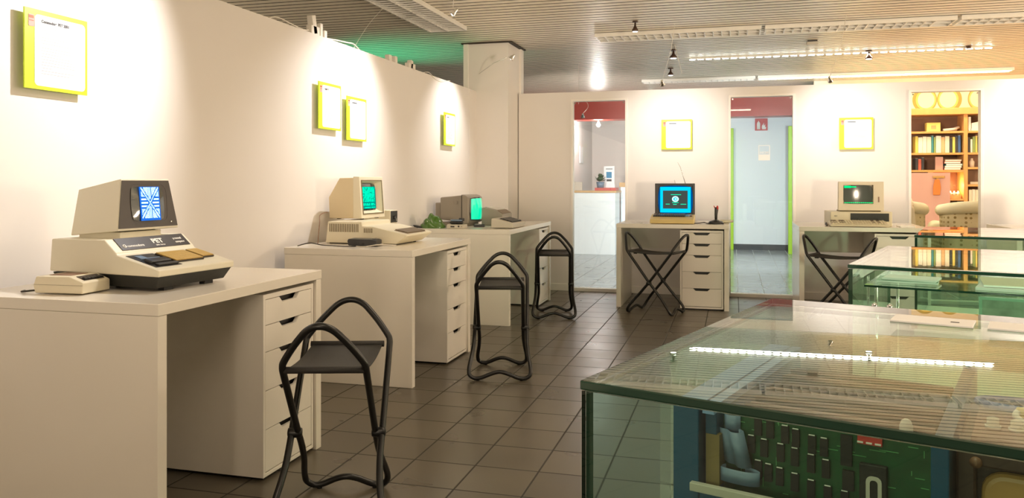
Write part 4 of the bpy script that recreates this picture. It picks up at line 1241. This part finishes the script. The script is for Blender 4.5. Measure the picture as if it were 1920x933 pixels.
MB().box(.095, .130, .165, .20, .4032, .4150).build('cream_transformer', M['beigel'], t, .002)
MB().tube([(.055 + .045 * math.cos(a), .205 + .022 * math.sin(a), .4078) for a in [PI * 2 * k / 24 for k in range(24)]], .0045, 8, True).build('blue_loop', mat('blue_cable', (.03, .15, .5), .35, noise=.05), t)
# little white peg and glass parts left of it
t = placed('insulator', 'small white ceramic peg on the blue rack at the right end of the circuit board', 'insulator', bA, AZ, (.345, .115, .8085))
MB().lathe([(.003, 0), (.007, 0), (.007, .014), (.005, .020), (.002, .022)], 14).build('peg', M['white_ink'], t)
# -- further exhibits toward the back of case A
t = placed('exhibit_box', 'long dark red-brown slotted box lying behind the blue rack in the nearest case', 'exhibit box', bA, AZ, (.42, .40, .4205))
MB().box(.0, .30, 0, .22, 0, .33).build('box_body', M['brown'], t, .003)
MB().box(.02, .28, .02, .20, .3302, .338).build('box_lid', M['brownl'], t, .002)
for k in range(2): MB().cyl((.06 + k * .14, .05, .3382), (.06 + k * .14, .05, .375), .012, n=14).build('pink_post', M['pinkp'], t)
t = placed('relay', 'small grey relay box standing behind the blue rack', 'relay', bA, AZ, (.17, .52, .4205))
MB().box(0, .06, 0, .05, 0, .30).build('relay_pedestal', M['trim'], t, .002)
MB().box(.005, .055, .005, .045, .3003, .335).build('relay_body', M['dgrey'], t, .003)
MB().box(.015, .045, .012, .038, .3352, .350).build('relay_cap', M['greyl'], t, .002)
t = placed('riser', 'white riser block at the back of the nearest case', 'riser', bA, AZ, (.30, .70, .4205))
MB().box(0, .7, 0, .10, 0, .20).build('riser_block', M['trim'], t, .002)
# label cards on the glass top
for lb, px, py, w_ in (('white caption card lying on the top glass of the nearest case', .250, .655, .125), ('white caption card lying on the case glass nearer the right picture edge', .395, .66, .12)):
    t = placed('caption_card', lb, 'caption card', bA, AZ, (px, py, .8505), 'caption cards on the nearest case')
    MB().box(0, w_, 0, .075, 0, .003).build('card', M['paper'], t, .0005)
    MB().box(w_ - .035, w_ - .022, .028, .036, .0031, .0034).build('card_mark', M['ink'], t)
# -- case B contents: glass shelf and magazines
t = placed('glass_shelf', 'glass shelf inside the second display case carrying magazines', 'shelf', bB, AZ + 1, (.03, .10, .775))
b = MB().box(0, 1.3, 0, .55, 0, .006); b.bm.faces.ensure_lookup_table()
for i, f in enumerate(b.bm.faces): f.material_index = 0 if i < 2 else 1
b.build('shelf_pane', [M['glass'], M['gedge']], t)
for x in (.03, .65, 1.27):
    for y_ in (.03, .52):
        MB().cyl((x, y_, -.354), (x, y_, 0), .005, n=10).build('support_rod', M['chrome'], t)
GM = 'magazines on the glass shelf of the second case'
def magazine(lb, x, y_, z, w_, d_, m, rz=0, h=.005):
    t = placed('magazine', lb, 'magazine', bB, AZ + 1, (x, y_, z), GM); t.rotation_euler = (0, 0, R(AZ + 1 + rz))
    MB().box(0, w_, 0, d_, 0, h).build('pages', M['paper'], t)
    MB().box(0, w_, -.0005, d_, h, h + .0012).build('cover', m, t)
magazine('pale green booklet at the left end inside the second case', .05, .20, .7815, .17, .13, M['gedgel'], 3)
magazine('white booklet lying on the pale green one in the second case', .065, .205, .7890, .15, .11, M['paper'], -4)
magazine('open white magazine in the middle inside the second case', .32, .14, .7815, .24, .26, M['paper'], -3, .007)
magazine('yellowed magazine on top of the open white one in the second case', .34, .15, .7910, .20, .22, M['beigel'], 5)
t = placed('framed_print', 'framed print with grey pattern standing low inside the second case', 'framed print', bB, AZ + 1, (.34, .06, .4205))
MB().box(0, .26, 0, .01, .20, .345).build('print', M['slateg'], t)
MB().ring([(-.008, .192), (.268, .192), (.268, .353), (-.008, .353)], [(0, .20), (.26, .20), (.26, .345), (0, .345)], -.003, .012, 'y').build('frame', M['gedgel'], t)
MB().box(.10, .16, .012, .05, 0, .30).build('frame_stand', M['trim'], t)
MB().ell((.165, -.012, .318), .020, .010, .015, 14, 10).build('dark_knob', M['black'], t)
t = placed('white_box', 'tall pale box inside the second case at its right', 'box', bB, AZ + 1, (.72, .10, .4205))
MB().box(0, .22, 0, .16, 0, .33).build('box_body', M['counter'], t, .003)
MB().box(.224, .236, 0, .16, 0, .33).build('box_side', M['dark'], t)
for k, (x, lb) in enumerate(((.075, 'left chrome glass clip on the front of the second case'), (.115, 'right chrome glass clip on the front of the second case'))):
    t = placed('glass_clip', lb, 'clip', bB, AZ + 1, (x, -.003, .735), 'chrome clips on the second case')
    MB().lathe([(.003, 0), (.009, 0), (.010, .005), (.007, .010), (.003, .011)], 14, Matrix.Rotation(R(90), 4, 'X')).build('clip_button', M['chrome'], t)

# ------------------------------------------------------------------ reception behind window 1
t = thing('reception_counter', 'white reception counter with wooden top seen through the first window', 'counter', (-3.4, 12.05, 0))
MB().box(0, 1.68, 0, .50, 0, .935).build('counter_body', M['counter'], t, .003)
MB().box(-.01, 1.70, -.02, .52, .936, .965).build('counter_top', M['oak'], t, .003)
t = thing('reception_cabinet', 'taller white counter section with wooden top right of the reception counter', 'counter', (-1.71, 12.58, 0))
MB().box(0, .40, 0, .5, 0, 1.02).build('cabinet_body', M['counter'], t, .003)
MB().box(-.02, .42, -.02, .52, 1.021, 1.09).build('cabinet_top', M['oak'], t, .003)
t = thing('potted_plant', 'small dark potted plant on the reception counter', 'plant', (-1.985, 12.30, 1.0105))
MB().lathe([(.03, 0), (.05, .0), (.065, .09), (.055, .09), (.02, .07)], 18).build('pot', M['ribbon'], t)
lf = MB(); rnd = random.Random(2)
for k in range(46):
    a = rnd.uniform(0, 2 * PI); e_ = rnd.uniform(.0, 1.3); L_ = rnd.uniform(.06, .15)
    d = Vector((math.cos(a) * math.cos(e_), math.sin(a) * math.cos(e_), math.sin(e_)))
    c = Vector((0, 0, .09)); p = c + d * L_; sd = Vector((-math.sin(a), math.cos(a), 0)) * .014
    v = [lf.bm.verts.new(q) for q in (c + d * .01, c + d * L_ * .6 + sd, p, c + d * L_ * .6 - sd)]
    lf._f(v)
lf.ell((0, 0, .14), .05, .05, .035, 12, 8); lf.ell((0, 0, .19), .035, .035, .03, 12, 8)
lf.build('foliage', M['plant'], t)
t = thing('desk_sign', 'white card sign with blue square on the reception counter', 'sign', (-2.33, 12.45, 1.09))
t.location = (-1.955, 12.46, 1.0105)
MB().box(0, .165, 0, .006, .05, .335).build('sign_card', M['paper'], t)
MB().box(-.002, .167, .008, .05, 0, .05).build('sign_foot', M['paper'], t)
MB().box(.038, .122, -.001, 0, .150, .245).build('blue_square', M['sblue'], t)
MB().box(.042, .120, -.001, 0, .098, .130).build('dark_bar', M['ink'], t)
MB().box(.03, .135, -.001, 0, .285, .297).build('sign_heading', M['inkl'], t)
o = MB().box(-2.06, -1.735, 12.22, 12.52, .966, 1.01).build('folder_stack', M['redp'], None, .002)
tag(o, 'flat red box on the reception counter next to the plant', 'box')
o = MB().box(-2.56, -2.27, 12.3, 12.32, .966, 1.10).build('laptop_back', M['greyl'], None, .003)
tag(o, 'grey panel standing on the left part of the reception counter', 'screen')
o = MB().box(-2.509, -2.495, 13.35, 13.65, 1.42, 1.70).build('wall_panel', M['paper'], None, .002)
tag(o, 'small blank white panel on the reception wall behind the first window', 'panel')
spot_head('bright spotlight on a looped cord seen through the first window', (-1.69, 9.2, 1.86), (-1.9, 10.5, .9),
          wires=[catmull([(-1.69, 9.2, 1.89), (-1.63, 9.2, 1.96), (-1.645, 9.2, 2.02), (-1.74, 9.2, 2.05)], 5), [(-1.74, 9.2, 2.0), (-1.74, 9.2, 2.478)]], energy=8, spot=100)

t = thing('pendant_lamp', 'small glowing pendant lamp in the reception room seen through the first window', 'lamp', (-2.13, 13.0, 2.03))
MB().ell((0, 0, 0), .035, .035, .035, 14, 10).build('bulb', M['bulbs'], t)
MB().cyl((0, 0, .034), (0, 0, .07), .02, .014, 12).build('socket', M['cable_w'], t)
MB().tube([(0, 0, .07), (0, 0, .10)], .004, 6).build('cord', M['cable_w'], t)
lamp('POINT', 'pendant_light', (-2.13, 13.0 - .06, 2.0), 16, (1, .92, .86), size=.08)

# corridor behind window 2
t = thing('fire_sign', 'red fire extinguisher sign on the corridor wall behind the second window', 'sign', (.33, 13.575, 1.99), 0)
t.location = (.33, 13.575, 1.93)
MB().box(0, .195, .0, .012, 0, .195).build('sign_plate', M['redp'], t)
MB().lathe([(.003, 0), (.024, 0), (.026, .09), (.018, .115), (.007, .12), (.007, .135), (.003, .136)], 14, Matrix.Translation((.055, 0, .02)) @ Matrix.Scale(.1, 4, (0, 1, 0))).build('extinguisher_symbol', M['white_ink'], t)
fl = MB()
fl.prism([(.11, .02), (.165, .02), (.175, .06), (.155, .05), (.16, .10), (.14, .075), (.138, .13), (.12, .08), (.112, .10), (.105, .05)], -.002, -.0005, 'y')
fl.build('flame_symbol', M['white_ink'], t)
t = thing('glass_decal', 'white square logo sticker with letters on the second window', 'sticker', (.225, YB + .0245, 1.30), 0)
MB().ring([(0, .0), (.105, .0), (.105, .145), (0, .145)], [(.007, .055), (.098, .055), (.098, .138), (.007, .138)], -.0012, -.0004, 'y').build('decal_frame', M['decal'], t)
text('decal_text', 'HCM', .030, M['decal'], t, (.014, -.0008, .064), width=.076, bold=.001)

# ------------------------------------------------------------------ library behind window 3
YS = 11.35
t = thing('bookcase', 'orange wood bookcase seen through the third window', 'bookcase', (1.80, YS, 0))
BW, BD = 2.4, .33
MB().box(0, BW, BD - .012, BD, 0, 1.955).build('back_board', M['brownl'], t)
UP = [0, 1.015, 1.70, BW - .045]
for x in UP:
    MB().box(x, x + .045, 0, BD - .013, 0, 1.955).build('upright', M['shelf'], t, .002)
MB().box(-.02, BW + .02, -.03, BD, 1.956, 2.04).build('cornice', M['shelf'], t, .004)
for bay in range(3):
    xa, xb = UP[bay] + .046, UP[bay + 1] - .001
    for z in ([1.720, 1.445, 1.225, .86] if bay == 0 else [1.720, 1.445, 1.26, 1.04, .82]):
        MB().box(xa, xb, .005, BD - .013, z, z + .026).build('shelf_board', M['shelf'], t, .001)
MB().box(UP[0] + .6, UP[0] + .66, .0, .28, .30, 1.224).build('niche_side', M['oak'], t)
PLACE = ['at its left end', 'second from left', 'third from left', 'fourth from left', 'fifth from left', 'sixth from left', 'seventh from left', 'eighth from left', 'ninth from left', 'tenth from left', 'eleventh from left', 'twelfth from left', 'thirteenth from left', 'fourteenth from left', 'fifteenth from left', 'sixteenth from left']
NAMES = ['cream', 'white', 'red', 'navy', 'teal', 'yellow', 'olive', 'black', 'tan', 'bright blue']
def books(spec, x0, z, grp, where, depth=.17):
    x = x0
    for k, (ci, w_, h) in enumerate(spec):
        if ci is None: x += w_; continue
        t = thing('book', '%s book upright on %s, %s' % (NAMES[ci], where, PLACE[k]), 'book', (x, YS + .05, z), 0, grp)
        MB().box(0, w_, 0, depth, 0, h).build('book_cover', M['bookd'][ci], t, .002)
        MB().box(.003, w_ - .003, .004, depth - .002, h + .0001, h + .0018).build('book_pages', M['paper'], t)
        x += w_ + .003
books([(5, .03, .215), (1, .05, .20), (1, .045, .21), (0, .05, .205), (4, .025, .22), (6, .022, .20), (1, .06, .215), (8, .04, .20), (0, .05, .21), (7, .03, .185), (5, .03, .20), (7, .028, .20), (3, .030, .22)],
      2.265, 1.4715, 'books in the left bookcase bay', 'the left bay middle shelf', .18)
books([(7, .03, .19), (1, .022, .17), (6, .03, .20), (5, .02, .21), (7, .035, .20), (3, .03, .215), (9, .045, .22), (3, .03, .20)],
      2.870, 1.4715, 'books in the right bookcase bay', 'the right bay middle shelf')
books([(7, .03, .15), (2, .035, .14), (7, .03, .16)], 2.265, 1.2515, 'small books on the lower left shelf', 'the left bay lower shelf')
books([(0, .035, .15), (1, .035, .155), (0, .035, .15), (1, .035, .155), (0, .035, .15)], 2.885, .8465, 'pale binders low in the right bay', 'the low right bay shelf', .2)
for k in range(5):
    ci = [2, 1, 4, 2, 8][k]
    t = thing('book', ['red', 'white', 'teal', 'second red', 'tan'][k] + ' book lying flat in the pile beside the bookcase upright', 'book', (2.60 + .01 * (k % 3), YS + .04, 1.2515 + k * .027), 0, 'pile of flat books in the bookcase')
    MB().box(0, .19, 0, .19, 0, .0262).build('book_cover', M['bookd'][ci], t, .002)
    MB().box(.002, .185, -.001, .0, .004, .022).build('book_pages', M['paper'], t)
o = MB().box(2.50, 2.59, YS + .06, YS + .09, 1.2515, 1.42).build('pink_card', M['pinkp'], None, .002); tag(o, 'pink card standing on the lower left shelf of the bookcase', 'card')
t = thing('wooden_box', 'small yellowish wooden box on the top shelf of the left bookcase bay', 'box', (2.40, YS + .06, 1.7465))
MB().box(0, .16, 0, .12, 0, .115).build('box_body', M['ochrel'], t, .003)
MB().box(.05, .11, -.002, 0, .03, .08).build('box_emblem', M['oak'], t)
t = thing('paper_roll', 'white rolled papers on the top shelf of the left bookcase bay', 'paper roll', (2.62, YS + .10, 1.7465))
MB().tube([(-.02, 0, .018), (.10, .01, .03), (.17, .02, .055)], .017, 12).build('roll', M['paper'], t)
MB().tube([(.02, .05, .02), (.15, .05, .03)], .02, 12).build('roll', M['paper'], t)
t = thing('white_folder', 'bright white folders on the top shelf of the right bookcase bay', 'folder', (2.88, YS + .06, 1.7465))
MB().box(0, .03, 0, .2, 0, .18).build('folder_spine', M['paper'], t); MB().box(.035, .25, 0, .2, .0, .03).build('folder_flat', M['paper'], t)
MB().hexa([(.04, 0, .031), (.26, 0, .031), (.26, .2, .031), (.04, .2, .031), (.04, 0, .10), (.26, 0, .15), (.26, .2, .15), (.04, .2, .10)]).build('folder_open', M['paper'], t)
o = MB().box(2.90, 3.2, YS + .05, YS + .2, 1.0665, 1.10).build('document_tray', M['greyl'], None, .003); tag(o, 'grey tray on the lower middle shelf of the right bookcase bay', 'tray')
t = thing('glass_jar', 'small glass jar on the shelf of the right bookcase bay', 'jar', (2.93, YS + .1, 1.2865))
MB().lathe([(.003, 0), (.03, 0), (.032, .07), (.015, .09), (.015, .11), (.003, .115)], 16).build('jar_body', M['clear'], t)
o = MB().box(1.90, 2.655, YS - .012, YS - .001, .30, 1.215).build('leaning_board', M['pinkp']); tag(o, 'pale pink board leaning on the left bookcase bay below the books', 'board')
t = thing('orange_ornament', 'orange bundle tied with a bow on the pale pink board', 'decoration', (2.50, YS - .013, .93))
MB().prism([(-.045, 0), (.035, 0), (.045, .10), (.030, .20), (-.025, .20), (-.045, .10)], -.02, 0, 'y').build('bundle', mat('orange_fabric', (.70, .22, .05), .8, noise=.2), t, .006)
MB().box(-.05, .09, -.022, -.002, .215, .245).build('bow', M['tan'], t, .006)
MB().box(-.01, .01, -.02, -.002, .198, .216).build('knot', M['tan'], t)
t = thing('candle_holder', 'row of glowing tealights in the lower bookcase niche', 'candles', (2.66, YS + .06, .8865))
MB().box(0, .14, 0, .10, 0, .04).build('candle_tray', M['oak'], t, .002)
for k in range(3):
    c = MB().lathe([(.003, .041), (.018, .041), (.021, .075), (.016, .073), (.003, .05)], 14, Matrix.Translation((.025 + k * .045, .05, .0005))).build('tealight', M['clear'], t)
    MB().ell((.025 + k * .045, .05, .080), .008, .008, .016, 10, 6).build('flame', emis('flame_%d' % k, (1, .7, .3), 14), c)
lamp('POINT', 'candle_light', (2.73, YS + .10, 1.05), 3, (1, .6, .25), size=.02)
for k, (x, off, lb) in enumerate(((2.44, -.03, 'left'), (2.735, .035, 'middle'), (3.10, .04, 'right'))):
    t = thing('wall_ring', 'yellow concentric ring high on the library wall, %s one of three' % lb, 'wall decoration', (x, 11.72, 2.185), 0, 'yellow rings on the library wall')
    for j, (r_, mm) in enumerate(((.165, 'ochre'), (.135, 'ochrel'), (.112, 'wallpaper'))):
        o_ = off * (0 if j == 0 else (-.4 if j == 1 else -.5))
        MB().prism([(o_ + r_ * math.cos(a) * .9, r_ * math.sin(a)) for a in [2 * PI * q_ / 36 for q_ in range(36)]], -.003 - j * .002, -.001 - j * .002, 'y').build('ring_disc', M[mm], t)

# armchairs
def armchair(label, loc, rz):
    t = thing('armchair', label, 'armchair', loc, rz, 'patterned armchairs')
    W = .80
    n = 22
    def barrel(u, v):   # curved back wrapping into the arms, seen from behind
        a = PI * (1.0 - u); x = W / 2 + (W / 2) * math.cos(a) * (1.0 if abs(math.cos(a)) < .9 else 1.0)
        y = .30 - .30 * math.sin(a) ** .6
        return (x, y + .05 * (v - .5), .12 + .66 * v)
    g = MB(); g.grid(barrel, n, 8); o = g.build('upholstered_back', M['chair'], t)
    s_ = o.modifiers.new('t', 'SOLIDIFY'); s_.thickness = .09; s_.offset = -1
    pts = []
    for k in range(n + 1):
        a = PI * (1 - k / n); pts.append((W / 2 + (W / 2 - .02) * math.cos(a), .335 - .30 * math.sin(a) ** .6, .800 + .045 * math.sin(a)))
    MB().tube(pts, .062, 14).build('rolled_top', M['chairt'], t)
    for x in (.0, W - .12):
        MB().box(x, x + .12, .30, .78, .12, .58).build('arm', M['chair'], t, .03, 3)
        MB().tube([(x + .06, .30, .60), (x + .06, .80, .60)], .075, 14).build('arm_roll', M['chairt'], t)
        for y_ in (.20, .70): MB().cyl((x + .06, y_, 0), (x + .06, y_, .13), .022, .03, 10).build('leg', M['shelf'], t)
    MB().box(.13, W - .13, .14, .78, .14, .44).build('seat_cushion', M['chairt'], t, .04, 3)
    return t
armchair('patterned cream armchair behind the third window, right one of two', (2.08, 9.0, 0), 0)
armchair('patterned cream armchair behind the third window, left and partly covered by a throw', (1.13, 9.0, 0), 0)
t = thing('throw_blanket', 'pale fringed throw blanket draped over the back of the left armchair', 'blanket', (1.56, 9.0, 0), 0)
g = MB()
def thr(u, v):
    x = .22 * u + .015 * math.sin(6 * v)
    xx = min(.999, max(-.999, (x + .43 - .40) / .40)); yb = .30 - .30 * (1 - xx * xx) ** .3
    if v < .6:
        s_ = v / .6; return (x, yb - .030 - .008 * math.sin(14 * u) - .035 + .02 * s_, .30 + .54 * s_)
    s_ = (v - .6) / .4; a = PI * s_
    return (x, yb + .035 - .078 * math.cos(a), .82 + .105 * math.sin(a))
g.grid(thr, 12, 24); o = g.build('blanket_cloth', dot_mat('throw_fabric', (.80, .72, .58), (.62, .45, .35), 34), t)
s = o.modifiers.new('t', 'SOLIDIFY'); s.thickness = .008
